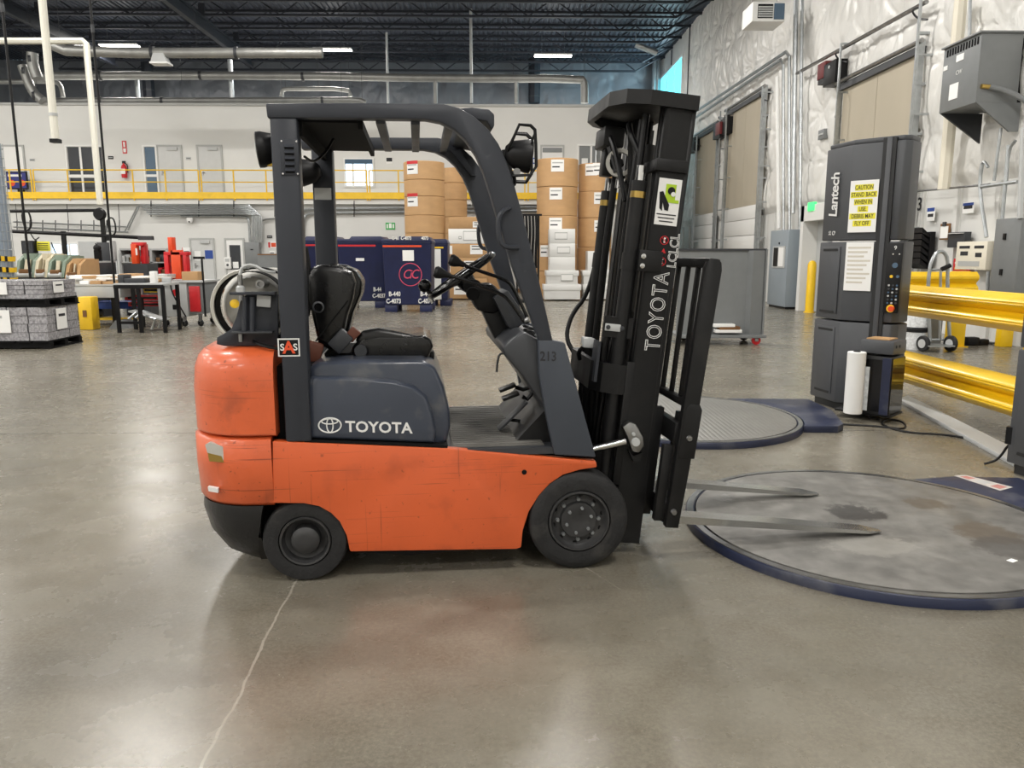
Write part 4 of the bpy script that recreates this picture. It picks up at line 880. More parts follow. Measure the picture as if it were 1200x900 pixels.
TW = tower((3.28, 7.33, 0), ang, 'dark grey stretch wrapper tower with white lettering and yellow caution sign', 'Lantech', True)
TW2 = tower((3.61, 4.72, 0), ang, 'dark grey wrapper tower cut off by the right edge, beside the large turntable', None, False)
MB().box(-.37, -.33, .22, .26, .2, .32).build('latch', 'black', TW2); MB().tube([(-.2, .3, .3), (-.36, .33, .2), (-.42, .33, .05), (-.5, .3, .012)], .009, 6, sm=2).build('power_lead', 'black', TW2)
# film carriage in front of the tower
fcx = thing('film_carriage', 'black film carriage with smoked side panel below the control panel', 'film carriage', (3.55, 7.09, 0), ang)
MB().box(-.22, .28, -.34, -.04, .055, .075).build('tray', 'black', fcx, bevel=.004)
bx_ = MB().box(.02, .26, -.36, -.05, .075, .60).build('housing', 'wrapper_dark', fcx, bevel=.006)
mat('smoked', (46, 44, 40), .08, spec=.9); MB().box(.26, .272, -.35, -.055, .085, .585).build('smoked_panel', 'smoked', bx_); MB().box(.19, .264, -.374, -.36, .08, .59).build('blue_edge', 'navy', bx_); MB().box(.035, .19, -.366, -.36, .1, .57).build('front_opening', 'black_gloss', bx_)
hd = MB().box(-.02, .27, -.36, -.05, .62, .74).build('head_box', 'wrapper', fcx, bevel=.012); MB().box(-.06, .1, -.33, -.05, .60, .63).build('head_bracket', 'black', fcx)
MB().box(.0, .2, -.28, -.08, .74, .75).build('paper_scrap', 'cardboard', hd); 
for x in (-.30, -.22): MB().cyl((.27, x, .69), (.275, x, .69), .014, n=10).build('port', 'black', hd)
for x in (-.02, .03): MB().cyl((x, -.3, .08), (x, -.3, .6), .022, n=14).build('film_roller', 'black', fcx)
mat('film', (225, 228, 230), .2, var=.2, vscale=30); MB().box(.045, .085, -.375, -.37, .1, .5).build('film_web', 'film', fcx)
fr = thing('film_roll', 'tall white roll of stretch film standing beside the film carriage', 'film roll', atZ(999, 484, .076))
MB().lathe([(.028, .0), (.075, .0), (.079, .004), (.079, .555), (.075, .56), (.028, .56)], (0,0,0), (0,0,1), 32, closed=True).build('film', 'white', fr)
MB().lathe([(.022, -.001), (.03, -.001), (.03, .57), (.022, .57)], (0,0,0), (0,0,1), 20, closed=True).build('core', 'dark_grey', fr)
def gp(x, y, z=.008): p = atZ(x, y, z); return (p.x, p.y, z)
cb = MB().tube([gp(984, 497), gp(1022, 499), gp(1040, 501), gp(1062, 503), gp(1060, 494), gp(1040, 491), gp(1030, 497), gp(1060, 507), gp(1110, 509), gp(1150, 517), gp(1172, 525), gp(1180, 522)], .009, 6, sm=2).build('power_cable', 'black', None)
tag(cb, 'black power cable looped on the floor by the film carriage', 'cable')
sr = MB().prism([(gp(x, y)[0], gp(x, y)[1]) for x, y in ((1052, 470), (1064, 466), (1196, 533), (1188, 546))], 0, .035, XY).build('cable_ramp', 'light_grey', None, bevel=.004); tag(sr, 'pale floor strip running under the yellow guard rail', 'floor strip')
# ================================================================ yellow guard rails
def wbeam(mb, p0, p1, z0, z1, d):
    h = (z1-z0); pr = [((.5-.5*math.cos(4*PI*i/32))**.62*(1 if i % 16 else .0)-(.10 if i in (8, 24) else 0), i/32) for i in range(33)]
    p0 = Vector(p0); p1 = Vector(p1); n = Vector((-(p1-p0).y, (p1-p0).x, 0)).normalized(); n = -n
    out = [(a*d, z0+b*h) for a, b in pr]; back = [(a*d-.006, z0+b*h) for a, b in pr[::-1]]
    L_ = out+back; k = len(L_)
    mb.loft([[p0+n*a+Vector((0,0,b)) for a, b in L_], [p1+n*a+Vector((0,0,b)) for a, b in L_]], cap=False)
gr = thing('guard_rail', 'glossy yellow double guard rail right of the wrapper tower', 'guard rail', (4.2, 7, 0))
for z0, z1 in ((.88, 1.19), (.19, .52)):
    mb = MB(); wbeam(mb, (4.2, 9.0, 0), (4.2, 5.0, 0), z0, z1, .10); mb.build('rail_beam', 'yellow_bright', gr, world=True, ang=50)
for y in (8.7, 6.0): MB().box(4.205, 4.33, y-.06, y+.06, 0, 1.46 if y < 7 else 1.2).build('post', 'yellow_bright', gr, world=True, bevel=.015)
gr2 = thing('guard_rail', 'low yellow guard rail behind the hand truck', 'guard rail', (7.1, 12.3, 0))
mb = MB(); wbeam(mb, (6.4, 12.35, 0), (7.7, 12.35, 0), .85, 1.22, .08); mb.build('rail_beam', 'yellow_bright', gr2, world=True, ang=50)
for (a, b) in ((1118, 1137), (1179, 1194)):
    x0, x1, z0, z1 = rY(a, 318, b, 407, 12.3); po = MB().box(x0, x1, 12.36, 12.5, 0, z1 if a < 1150 else .5).build('post', 'yellow_bright', gr2, world=True, bevel=.01)
    if a < 1150:
        MB().box(x0-.04, x1+.04, 12.32, 12.54, 0, .015).build('post_foot', 'yellow_bright', gr2, world=True)
        for k in range(3):
            for q in (.3, .7): MB().cyl((x0+(x1-x0)*q, 12.36, .95+k*.1), (x0+(x1-x0)*q, 12.35, .95+k*.1), .014, n=8).build('bolt', 'dark_grey', gr2, world=True)
# hand truck
ht = thing('hand_truck', 'aluminium hand truck with curved handle behind the yellow rail', 'hand truck', atZ(1100, 409))
a = atY(1100, 409, 12.0)
def hy(x, y, d=0): p = atY(x, y, 11.9); return (p.x, p.y+d, max(p.z, .05))
MB().tube([hy(1090, 400), hy(1087, 345), hy(1089, 315), hy(1094, 300), hy(1101, 294), hy(1107, 296), hy(1111, 305), hy(1110, 340), hy(1113, 400)], .028, 8, sm=2).build('frame_tube', 'galv', ht, world=True)
for y in (316, 340, 372, 398): MB().tube([hy(1088, y), hy(1111, y)], .018, 6).build('cross_tube', 'galv', ht, world=True)
MB().tube([hy(1101, 316, -.03), hy(1100, 398, -.03)], .02, 6).build('centre_tube', 'galv', ht, world=True)
p = hy(1104, 314, -.06); MB().tube([(p[0]-.04, p[1], p[2]-.02), (p[0]+.09, p[1], p[2]+.04)], .035, 8).build('grip', 'black', ht, world=True)
for x in (1082, 1114):
    p = atY(x, 402, 11.8); MB().lathe([(.03, -.03), (.11, -.03), (.125, -.015), (.125, .015), (.11, .03), (.03, .03)], (p.x, p.y, .125), (1, .3, 0), 20, closed=True).build('wheel', 'rubber', ht, world=True)
    MB().lathe([(1e-5, -.034), (.07, -.034), (.07, .034), (1e-5, .034)], (p.x, p.y, .125), (1, .3, 0), 16).build('wheel_hub', 'light_grey', ht, world=True)
MB().tube([hy(1085, 404), hy(1112, 404)], .02, 6).build('axle', 'galv', ht, world=True)
p = atY(1100, 400, 11.75); MB().obox((p.x, 11.75, .1), (.4, .22, .02), (0,0,0)).build('toe_plate', 'galv', ht, world=True)
bn = thing('wire_bundle', 'clear plastic wrapped bundle on the floor beside the hand truck', 'bundle', atZ(1072, 408))
p = atY(1073, 395, 12.1); MB().lathe([(1e-5, 0), (.15, 0), (.18, .1), (.16, .3), (.19, .5), (.14, .7), (1e-5, .75)], (p.x, p.y, 0), (0,0,1), 12).build('wrap', 'film', bn, world=True); MB().lathe([(.17, .28), (.2, .3), (.2, .34), (.17, .36)], (p.x, p.y, 0), (0,0,1), 12, closed=True).build('tie', 'black', bn, world=True)
cb = atY(1138, 400, 12.6); bl = thing('black_cable_box', 'small black junction box with a lead on the floor by the wall', 'cable box', (cb.x, 12.6, 0))
MB().obox((0, 0, .07), (.2, .16, .14)).build('box', 'black', bl, bevel=.02); MB().obox((.22, .05, .05), (.16, .14, .1)).build('plug', 'black', bl, bevel=.02)
q = [atX(1145, 398, 8.3), atX(1163, 403, 8.3), atX(1169, 401, 8.35), atX(1172, 385, 8.4)]; MB().tube([tuple(p) for p in q], .02, 6, sm=2).build('lead', 'black', bl, world=True)
rb = atY(1085, 330, 12.9); pb = thing('papers_on_rail', 'stack of papers and a red tray behind the low rail', 'papers', (rb.x, 12.9, 0))
x0, x1, z0, z1 = rY(1066, 328, 1080, 338, 12.9); MB().box(x0, x1, 12.8, 13.1, z0-.1, z1).build('paper_stack', 'paper', pb, world=True); x0, x1, z0, z1 = rY(1082, 326, 1100, 338, 12.9); MB().prism([(x0, z0), (x1, z0), (x1, z1), ((x0+x1)/2, z0+.04), (x0, z1)], 12.8, 13.1, XZ).build('tray', 'brown', pb, world=True)
x0, x1, z0, z1 = rY(1066, 338, 1102, 345, 12.9); MB().box(x0-.1, x1, 12.75, 13.2, 0, z0-.1+.0001).build('bench', 'mid_grey', pb, world=True)
# ================================================================ grey panel cart
c0 = atZ(858, 402); ct = thing('panel_cart', 'tall grey sheet-metal cart on casters behind the forklift backrest', 'cart', (3.86, 12.9, 0))
x0, x1, z0, z1 = rY(822, 292, 900, 394, 12.7)
MB().box(x0-.35, x1, 12.9, 12.93, z0+.02, z1).build('side_sheet', 'mid_grey', ct, world=True, smooth=False)
MB().box(x0-.35, x1, 12.66, 13.5, z0-.03, z0+.02).build('deck', 'mid_grey', ct, world=True, bevel=.005)
MB().box(x0-.35, x1+.01, 12.88, 12.95, z1-.03, z1+.01).build('top_edge', 'dark_grey', ct, world=True); MB().box(x1-.01, x1+.02, 12.86, 12.96, z0, z1).build('edge_bend', 'mid_grey', ct, world=True, smooth=False)
MB().prism([(x1-.02, 12.88), (x1-.30, 12.9), (x1-.24, 12.80)], z0+.02, z1-.02, XY).build('folded_corner', 'mid_grey', ct, world=True, smooth=False)
for x in (x0-.1, x1-.14):
    for y in (12.75, 13.4):
        cs = MB().lathe([(.02, -.02), (.055, -.022), (.075, -.014), (.075, .014), (.055, .022), (.02, .02)], (x, y, .075), (0, 1, 0), 18, closed=True).build('caster_wheel', 'red' if y < 13 else 'rubber', ct, world=True)
        MB().box(x-.03, x+.03, y-.035, y-.025, .06, z0-.03).box(x-.03, x+.03, y+.025, y+.035, .06, z0-.03).build('caster_fork', 'steel', cs, world=True) if False else MB().box(x-.03, x+.03, y-.035, y-.025, .06, z0-.03).box(x-.03, x+.03, y-.035, y+.035, z0-.045, z0-.03).build('caster_fork', 'steel', ct, world=True)
for i, (a, b, y, m) in enumerate(((838, 868, 388, 'paper'), (842, 866, 384.5, 'brown'), (836, 860, 381.5, 'paper'))):
    xa, xb, za, zb = rY(a, y-2, b, y+1.6, 12.75); k = MB().box(xa, xb, 12.68, 12.86, za, zb).build('book', m, None, bevel=.003); tag(k, ('white book lying lowest on the grey cart deck', 'brown book in the middle of the pile on the cart deck', 'thin white book on top of the pile on the cart deck')[i], 'book', 'books on the cart deck')
# ================================================================ right wall fittings
XW = XR-.10
def wx(px, X, th): a = rX(*px, X); return (X-th, X, a[0], a[1], a[2], a[3])
def wallbox(name, px, label, cat, m='light_grey', th=.1, X=None, bevel=.006, group=None):
    b = wx(px, X or XW, th); c = (b[1], (b[2]+b[3])/2, b[4])
    t = thing(name, label, cat, c, 0, group); MB().box(*b).build('body', m, t, world=True, bevel=bevel); return t, b
# electrical panel on the floor
pn = thing('breaker_cabinet', 'tall grey electrical panel with breaker window beside the door recess', 'electrical panel', (8.1, 21.7, 0))
mat('panel_blue_grey', (142, 152, 160), .4)
bd = MB().box(7.88, 8.36, 21.1, 22.5, .06, 2.16).build('cabinet', 'panel_blue_grey', pn, world=True, bevel=.012)
MB().box(7.86, 7.885, 21.25, 22.2, 1.12, 1.72).build('window_frame', 'light_grey', pn, world=True); MB().box(7.85, 7.87, 21.35, 21.7, 1.16, 1.68).build('breaker_strip', 'paper', pn, world=True)
MB().box(7.85, 7.87, 21.78, 22.1, 1.16, 1.68).build('breaker_strip', 'black', pn, world=True); MB().box(7.9, 8.36, 21.1, 22.4, 0, .06).build('plinth', 'black', pn, world=True); MB().cyl((7.86, 21.75, 1.8), (7.88, 21.75, 1.8), .03, n=10).build('lock', 'dark_grey', pn, world=True)
MB().box(8.36, 8.5, 21.3, 22.2, .2, 2.0).build('stand_off', 'dark_grey', pn, world=True)
# door recess
dr = bpy.data.objects.new('door_7', None); COL.objects.link(dr); dr.location = (8.5, 19.6, 0); dr.matrix_basis = Matrix.Translation(dr.location); tag(dr, 'recessed exit doorway left of the wrapper tower', None, None, 'structure')
MB().box(8.05, 8.5, 20.55, 20.75, 0, 2.75).box(8.05, 8.5, 18.3, 18.5, 0, 2.75).box(8.05, 8.5, 18.3, 20.75, 2.35, 2.75).build('surround', 'white_wall', dr, world=True, smooth=False)
MB().box(8.44, 8.5, 18.5, 20.55, 0, 2.35).build('door_leaf', 'light_grey', dr, world=True, smooth=False); MB().box(8.40, 8.44, 19.5, 19.6, 0, 2.35).build('mullion', 'frame_grey', dr, world=True)
emat('exit_green', (70, 230, 120), 1.2)
ex_, b = wallbox('exit_sign', (950, 237, 957, 247), 'small glowing green exit sign above the door recess', 'exit sign', 'exit_green', .08, 8.1); MB().box(b[1], 8.45, b[2]+.1, b[3]-.1, b[4], b[5]).build('mount', 'white', ex_, world=True)
c = (8.09, 19.9, 0); bo = thing('bollard', 'yellow bollard standing in front of the recessed doorway', 'bollard', c)
MB().lathe([(.11, 0), (.11, 1.22), (.09, 1.29), (.05, 1.33), (1e-5, 1.34)], (0,0,0), (0,0,1), 20).build('sleeve', 'yellow_bright', bo); MB().lathe([(.112, .0), (.14, .0), (.14, .02), (.112, .03)], (0,0,0), (0,0,1), 20, closed=True).build('base_flange', 'yellow', bo)
# dock doors: tan insulated panel above, white sectional door below
mat('tan_panel', (180, 171, 153), .7, var=.05, vscale=1, stretch=(1,1,.3), dirt=(140,130,112), dscale=1, damt=.25)
def dock_door(n, xa, xb, ytop, ysplit, label):
    ya_, yb_ = atX(xb, ytop, XW).y, atX(xa, ytop, XW).y; zt = atX(xb, ytop, XW).z; zs = atX((xa+xb)/2, ysplit, XW).z
    t = bpy.data.objects.new('door_%d' % n, None); COL.objects.link(t); t.location = (XW, (ya_+yb_)/2, 0); t.matrix_basis = Matrix.Translation(t.location); tag(t, label, None, None, 'structure')
    m = 2
    for k in range(m):
        u0 = ya_+(yb_-ya_)*k/m; MB().box(XW-.12, XW-.05, u0+.01, ya_+(yb_-ya_)*(k+1)/m-.01, zs, zt).build('tan_panel', 'tan_panel', t, world=True, smooth=False)
    k = 0; z = 0
    while z < zs-.1:
        zz = min(z+.53, zs); MB().box(XW-.14, XW-.06, ya_, yb_, z+.008, zz-.008).build('door_section', 'white', t, world=True, bevel=.01); z = zz
    MB().box(XW-.2, XW, ya_-.05, yb_+.05, zt, zt+.14).build('seal_bar', 'dark_grey', t, world=True)
    MB().cyl((XW-.22, ya_-.2, zt+.2), (XW-.22, yb_+.2, zt+.2), .05, n=10).build('torsion_shaft', 'steel', t, world=True)
    for y in (ya_-.08, yb_+.08):
        MB().box(XW-.22, XW-.1, y-.03, y+.03, 0, zt+.25).build('track', 'galv', t, world=True)
        for q in range(6): MB().box(XW-.24, XW-.02, y-.05, y+.05, 1.0+q*.95, 1.05+q*.95).build('track_bracket', 'galv', t, world=True)
    return t, ya_, yb_, zs, zt
D1 = dock_door(8, 997, 1086, 63, 262, 'near dock door with a tall tan panel, partly behind the wrapper tower')
D2 = dock_door(9, 860, 902, 110, 241, 'middle dock door with tan upper panel and white sections')
D3 = dock_door(10, 822, 846, 150, 250, 'far dock door beside the forklift mast')
for (px, lb) in (((845, 141, 861, 160), 'black door operator box high between the two far dock doors'), ((813, 163, 822, 178), 'small black operator box by the far dock door'), ((979, 73, 993, 99), 'black operator box beside the near dock door')):
    t, b = wallbox('door_operator', px, lb, 'operator box', 'black', .3, XW-.05, .01)
    MB().cyl((b[0]-.02, (b[2]+b[3])/2, b[5]-.12), (b[0], (b[2]+b[3])/2, b[5]-.12), .04, n=10).build('knob', 'light_grey', t, world=True)
t, b = wallbox('alarm_bell', (966, 74, 975, 92), 'dark red alarm box next to the black operator box', 'alarm', 'maroon', .18, XW-.1)
MB().box(b[0]+.02, b[1], b[2]+.02, b[3]-.02, b[4]-.12, b[4]).build('horn', 'black', t, world=True)
t, b = wallbox('alarm_bell', (843, 144, 848, 158), 'tiny red alarm box between the two far dock doors', 'alarm', 'maroon', .15, XW-.3); MB().box(b[0]+.02, b[1], b[2]+.02, b[3]-.02, b[4]-.12, b[4]).build('horn', 'black', t, world=True)
# ladder-like track guards standing off the wall
def ladder(px0, px1, y0, y1, label):
    ya_ = atX(px0, (y0+y1)/2, XW-.35).y; zb = 2.0; zt = atX(px0, y0, XW-.35).z; t = thing('track_frame', label, 'steel frame', (XW-.35, ya_, zb))
    MB().box(XW-.38, XW-.34, ya_-.025, ya_+.025, zb-1.5, zt).build('upright', 'galv', t, world=True)
    k = zb
    while k < zt: MB().box(XW-.35, XW-.02, ya_-.02, ya_+.02, k, k+.04).build('rung', 'galv', t, world=True); k += 1.1
    MB().tube([(XW-.36, ya_, zt-.2), (XW-.36, ya_+.35, zt-.15), (XW-.2, ya_+.4, zt-.3), (XW-.15, ya_+.1, zt-.4)], .02, 6, sm=2).build('cable_loop', 'dark_grey', t, world=True); return t
for (a, y0, l) in ((979, 55, 'galvanised track frame left of the near dock door'), (1069, 2, 'galvanised track frame right of the near dock door'), (842, 132, 'galvanised track frame left of the middle dock door'), (849, 130, 'galvanised track frame below the black operator box'), (890, 104, 'galvanised track frame right of the middle dock door'), (815, 160, 'galvanised track frame by the forklift mast top')):
    ladder(a, a, y0, 260, l)
# pipes along and down the wall
def wpipe(name, pts, r, label, cat='pipe', m='galv', X=None, sm=0, n=8):
    P = [tuple(atX(x, y, X or XW-.24)) for x, y in pts]; t = MB().tube(P, r, n, sm=sm).build(name, m, None); 
    c = Vector(P[-1]); t.data.transform(Matrix.Translation(-c)); t.location = c; tag(t, label, cat); return t
wpipe('conduit', [(812, 133), (921, 61), (925, 66), (925, 272)], .05, 'upper of the twin conduits rising along the wall from the forklift mast', 'conduit', 'galv')
wpipe('conduit', [(812, 140), (915, 70), (918, 76), (918, 272)], .045, 'lower of the twin conduits rising along the wall from the forklift mast', 'conduit', 'galv')
wpipe('conduit', [(933, 0), (929, 250)], .07, 'thick vertical conduit riser above the electrical panel', 'conduit', 'galv')
wpipe('conduit', [(940, 0), (937, 272)], .05, 'slim vertical conduit just right of the thick riser', 'conduit', 'galv')
wpipe('conduit', [(934, 86), (1086, 2)], .045, 'long conduit running along the wall above the near dock door', 'conduit', 'steel')
wpipe('conduit', [(911, 90), (913, 268)], .06, 'cream vertical pipe left of the conduit riser', 'conduit', 'white')
mat('cream', (228, 222, 205), .5)
wpipe('downspout', [(1126, 0), (1106, 222)], .11, 'cream downspout left of the grey transformer', 'downspout', 'cream', XW-.3)
wpipe('conduit', [(1137, 0), (1136, 46)], .03, 'thin conduit rising from the grey transformer', 'conduit', 'galv')
wpipe('conduit', [(1173, 150), (1165, 212)], .025, 'thin vertical conduit below the transformer', 'conduit', 'galv')
wpipe('conduit', [(1151, 193), (1148, 212), (1150, 240), (1154, 262), (1156, 278)], .03, 'bent conduit dropping into the white control box', 'conduit', 'galv', sm=2)
wpipe('conduit', [(1150, 219), (1192, 213)], .03, 'short horizontal conduit above the white control box', 'conduit', 'galv')
wpipe('conduit', [(1158, 196), (1153, 188), (1149, 196), (1148, 218)], .025, 'small hooked conduit beside the bent one', 'conduit', 'galv', sm=2)
wpipe('conduit', [(1182, 170), (1178, 216), (1172, 285)], .03, 'long slim conduit right of the white control box', 'conduit', 'galv')
wpipe('conduit', [(1190, 165), (1182, 175), (1179, 216)], .025, 'short curved conduit at the right edge', 'conduit', 'galv', sm=2)
wpipe('conduit', [(1158, 318), (1157, 345)], .03, 'short conduit below the white control box', 'conduit', 'galv')
wpipe('conduit', [(1075, 224), (1160, 216)], .02, 'thin rod along the lower edge of the insulation', 'conduit', 'steel')
wpipe('downspout', [(1200, 150), (1196, 256)], .05, 'pale pipe at the right edge above the grey cabinet', 'downspout', 'light_grey', XW-.3)
# transformer
tf = thing('wall_transformer', 'grey wall-hung transformer with vent strip on angle brackets', 'transformer', (8.1, 12.9, 3.8))
pa = atX(1143, 120, 7.7); pb_ = atX(1101, 125, 7.7); zt = atX(1143, 42, 7.7).z; zb = pa.z
bxm = MB().box(7.7, 8.38, pa.y, pb_.y, zb, zt).build('case', 'mid_grey', tf, world=True, bevel=.008)
MB().box(7.66, 8.42, pa.y-.03, pb_.y+.03, zt, zt+.03).build('lid', 'mid_grey', tf, world=True, bevel=.004)
for k in range(12): y = pa.y+.06+(pb_.y-pa.y-.12)*k/12; MB().box(7.69, 7.703, y, y+.035, zt-.15, zt-.04).build('vent_slot', 'black_matte', tf, world=True)
yc = lambda f: pa.y+(pb_.y-pa.y)*f
for (f0, f1, z0, z1, m) in ((.42, .62, .72, .82, 'paper'), (.86, .97, .66, .73, 'paper'), (.5, .74, .16, .40, 'paper')): MB().box(7.692, 7.70, yc(f0), yc(f1), zb+(zt-zb)*z0, zb+(zt-zb)*z1).build('label', m, tf, world=True, smooth=False)
text('lettering', 'CW', .1, 'decal_white', (7.695, yc(.52), zb+(zt-zb)*.55), (0,-1,0), (0,0,1), tf, world=True)
MB().prism([(7.72, zb), (8.45, zb), (8.45, zb-.5)], pb_.y-.04, pb_.y, XZ).build('bracket', 'dark_grey', tf, world=True, smooth=False); MB().prism([(7.72, zb), (8.45, zb), (8.45, zb-.45), (8.3, zb-.45)], pa.y, pa.y+.04, XZ).build('bracket', 'mid_grey', tf, world=True, smooth=False)
MB().box(8.38, 8.5, pa.y+.1, pb_.y-.1, zb, zt-.05).build('wall_mount', 'black', tf, world=True)
q = atY(1150, 101, pa.y-.03); MB().cyl(tuple(q), (q.x+.14, q.y, q.z-.01), .035, n=10).build('fitting', 'brass', tf, world=True); MB().tube([(q.x+.14, q.y, q.z-.01), (q.x+.4, q.y-.1, q.z-.1), (q.x+.8, q.y-.4, q.z-.45)], .045, 10, sm=2).build('flex_conduit', 'mid_grey', tf, world=True)
# unit heater at the top
uh = thing('unit_heater', 'white louvred unit heater hung high on the right wall', 'heater', (7.9, 22, 8.2))
x0, x1, z0, z1 = rY(882, 2, 920, 25, 22.0)
MB().box(x0, x1, 22.0, 22.9, z0, z1).build('case', 'white', uh, world=True, bevel=.01)
MB().box(x0+.14, x0+(x1-x0)*.62, 21.985, 22.0, z0+.08, z1-.06).build('grille_opening', 'black', uh, world=True)
for k in range(5): z = z0+.1+k*(z1-z0-.2)/5; MB().box(x0+.15, x0+(x1-x0)*.61, 21.95, 21.985, z, z+.035).build('louvre', 'light_grey', uh, world=True)
MB().box(x0+(x1-x0)*.66, x1-.02, 21.985, 22.0, z0+.05, z1-.04).build('side_cover', 'pane_blue', uh, world=True)
for x in (x0+.1, x1-.1): MB().tube([(x, 22.4, z1), (x, 22.4, ZR)], .012, 6).build('hanger', 'steel', uh, world=True)
# small fittings on the liner
t, b = wallbox('control_box', (1141, 283, 1178, 316), 'white control box with printed labels on the right wall', 'control box', 'cream', .32)
for (f0, f1, z0, z1, m) in ((.55, .9, .75, .85, 'ink'), (.1, .4, .75, .85, 'ink'), (.6, .85, .5, .65, 'ink'), (.15, .35, .45, .6, 'ink'), (.2, .9, .12, .3, 'frame_grey')): MB().box(b[0]-.004, b[0], b[2]+(b[3]-b[2])*f0, b[2]+(b[3]-b[2])*f1, b[4]+(b[5]-b[4])*z0, b[4]+(b[5]-b[4])*z1).build('printed_label', m, t, world=True, smooth=False)
t, b = wallbox('electrical_cabinet', (1184, 256, 1215, 345), 'grey electrical cabinet at the right edge', 'cabinet', 'mid_grey', .3)
for z in (.25, .72): MB().box(b[0]-.02, b[0], b[3]-.3, b[3]-.24, b[4]+(b[5]-b[4])*z, b[4]+(b[5]-b[4])*z+.1).build('handle', 'black', t, world=True)
t, b = wallbox('file_tray', (1118, 272, 1138, 290), 'grey wall-mounted file tray between clipboard and control box', 'file tray', 'dark_grey', .12); MB().box(b[0]-.06, b[0], b[2]+.03, b[3]-.03, b[4]+.25, b[5]-.02).build('papers', 'paper', t, world=True)
t, b = wallbox('clipboard', (1103, 262, 1114, 281), 'clipboard with white sheet hanging on the ribbed wall', 'clipboard', 'brown', .03); MB().box(b[0]-.008, b[0], b[2]+.03, b[3]-.03, b[4]+.03, b[5]-.05).build('sheet', 'paper', t, world=True); MB().box(b[0]-.02, b[0], b[2]+.1, b[3]-.1, b[5]-.05, b[5]+.03).build('clip', 'dark_grey', t, world=True)
t, b = wallbox('letter_rack', (1077, 272, 1095, 315), 'black stepped letter rack right of the wrapper tower', 'letter rack', 'black', .1)
for k in range(6): z = b[4]+(b[5]-b[4])*k/6; MB().prism([(b[0], z), (b[0]-.16, z+.1), (b[0]-.16, z+.2), (b[0], z+.06)], b[2]+.02, b[3]-.02, XZ).build('pocket', 'black', t, world=True, smooth=False)
t, b = wallbox('poster', (1118, 303, 1138, 319), 'dark red poster with orange lettering above the yellow post', 'poster', 'red', .02); 
for k in range(3): MB().box(b[0]-.004, b[0], b[2]+.1, b[3]-.06, b[5]-.1-k*.1, b[5]-.06-k*.1).build('poster_line', ('paper', 'yellow', 'orange_red')[k], t, world=True, smooth=False)
for (px, l, m2) in (((1087, 243, 1096, 259), 'small white and blue notice below the number 3', 'blue'), ((1129, 237, 1142, 250), 'white notice with blue header right of the ribs', 'blue'), ((1139, 283, 1143, 298), 'narrow blue sticker left of the control box', 'blue')):
    t, b = wallbox('notice', px, l, 'notice', 'paper', .015); MB().box(b[0]-.004, b[0], b[2]+.01, b[3]-.01, b[5]-(b[5]-b[4])*.3, b[5]-.01).build('header', m2, t, world=True, smooth=False)
    MB().box(b[0]-.004, b[0], b[2]+.04, b[3]-.04, b[4]+.08, b[4]+.14).build('text_line', 'ink', t, world=True, smooth=False)
p = atX(1077.5, 240, XW-.01); n3 = text('bay_number', '3', .36, 'ink', p, (0,-1,0), (0,0,1), None, bold=.006); tag(n3, 'black number 3 painted on the ribbed wall', 'number')
t, b = wallbox('switch_box', (964, 152, 971, 163), 'small grey switch box on the insulation above the wrapper', 'switch box', 'mid_grey', .12); MB().box(b[0]-.02, b[0], b[2]+.05, b[3]-.05, b[4]+.1, b[5]-.1).build('cover', 'light_grey', t, world=True)
# ================================================================ mezzanine railing
def railing(pxs, ends, label):
    x0 = atY(ends[0], 214, YL-.28).x; x1 = atY(ends[1], 214, YL-.28).x; Y = YL-.29
    zt = atY(300, 199.5, Y).z; zm = atY(300, 213.5, Y).z
    t = thing('mezzanine_railing', label, 'railing', ((x0+x1)/2, Y, ZM))
    MB().tube([(x0, Y, zt), (x1, Y, zt)], .026, 6).build('top_rail', 'yellow', t, world=True); MB().tube([(x0, Y, zm), (x1, Y, zm)], .022, 6).build('mid_rail', 'yellow', t, world=True)
    for p in pxs: x = atY(p, 214, Y).x; MB().tube([(x, Y, ZM-.12), (x, Y, zt)], .028, 6).build('post', 'yellow', t, world=True)
    return t
railing((-60, -20, 12, 37), (-70, 38), 'yellow railing section at the far left of the mezzanine')
railing((40, 80, 118, 156, 194, 233), (40, 233), 'yellow railing section in front of the dark upper windows')
railing((236, 274, 312, 351, 390, 430), (236, 430), 'yellow railing section behind the forklift guard pillars')
railing((433, 467, 505, 541, 578, 615), (433, 615), 'yellow railing section behind the left paper rolls')
railing((619, 655, 693, 730), (619, 735), 'yellow railing section behind the tall paper rolls')
# ---------------------------------------------------------------- fire extinguisher and signs on the upper wall
fe = thing('fire_extinguisher', 'red fire extinguisher hung on the upper wall', 'fire extinguisher', atY(148, 209, YU))
MB().lathe([(1e-5, 0), (.1, .01), (.11, .06), (.11, .42), (.07, .5), (.03, .53), (.03, .58), (1e-5, .58)], (0, -.13, 0), (0,0,1), 16).build('cylinder', 'red', fe); MB().box(-.05, .08, -.15, -.11, .55, .66).build('valve', 'black', fe); MB().tube([(.05, -.13, .58), (.16, -.14, .5), (.14, -.14, .2)], .018, 6, sm=1).build('hose', 'black', fe); MB().box(-.09, .09, -.245, -.235, .15, .35).build('label', 'paper', fe)
def sign(px, Y, label, m='paper', marks=(), name='wall_sign', cat='sign'):
    x0, x1, z0, z1 = rY(*px, Y); c = ((x0+x1)/2, Y, z0); t = thing(name, label, cat, c)
    MB().box(x0, x1, Y-.02, Y, z0, z1).build('plate', m, t, world=True, smooth=False)
    for (a, b, c_, d, mm) in marks: MB().box(x0+(x1-x0)*a, x0+(x1-x0)*b, Y-.024, Y-.02, z0+(z1-z0)*c_, z0+(z1-z0)*d, ).build('mark', mm, t, world=True, smooth=False)
    return t
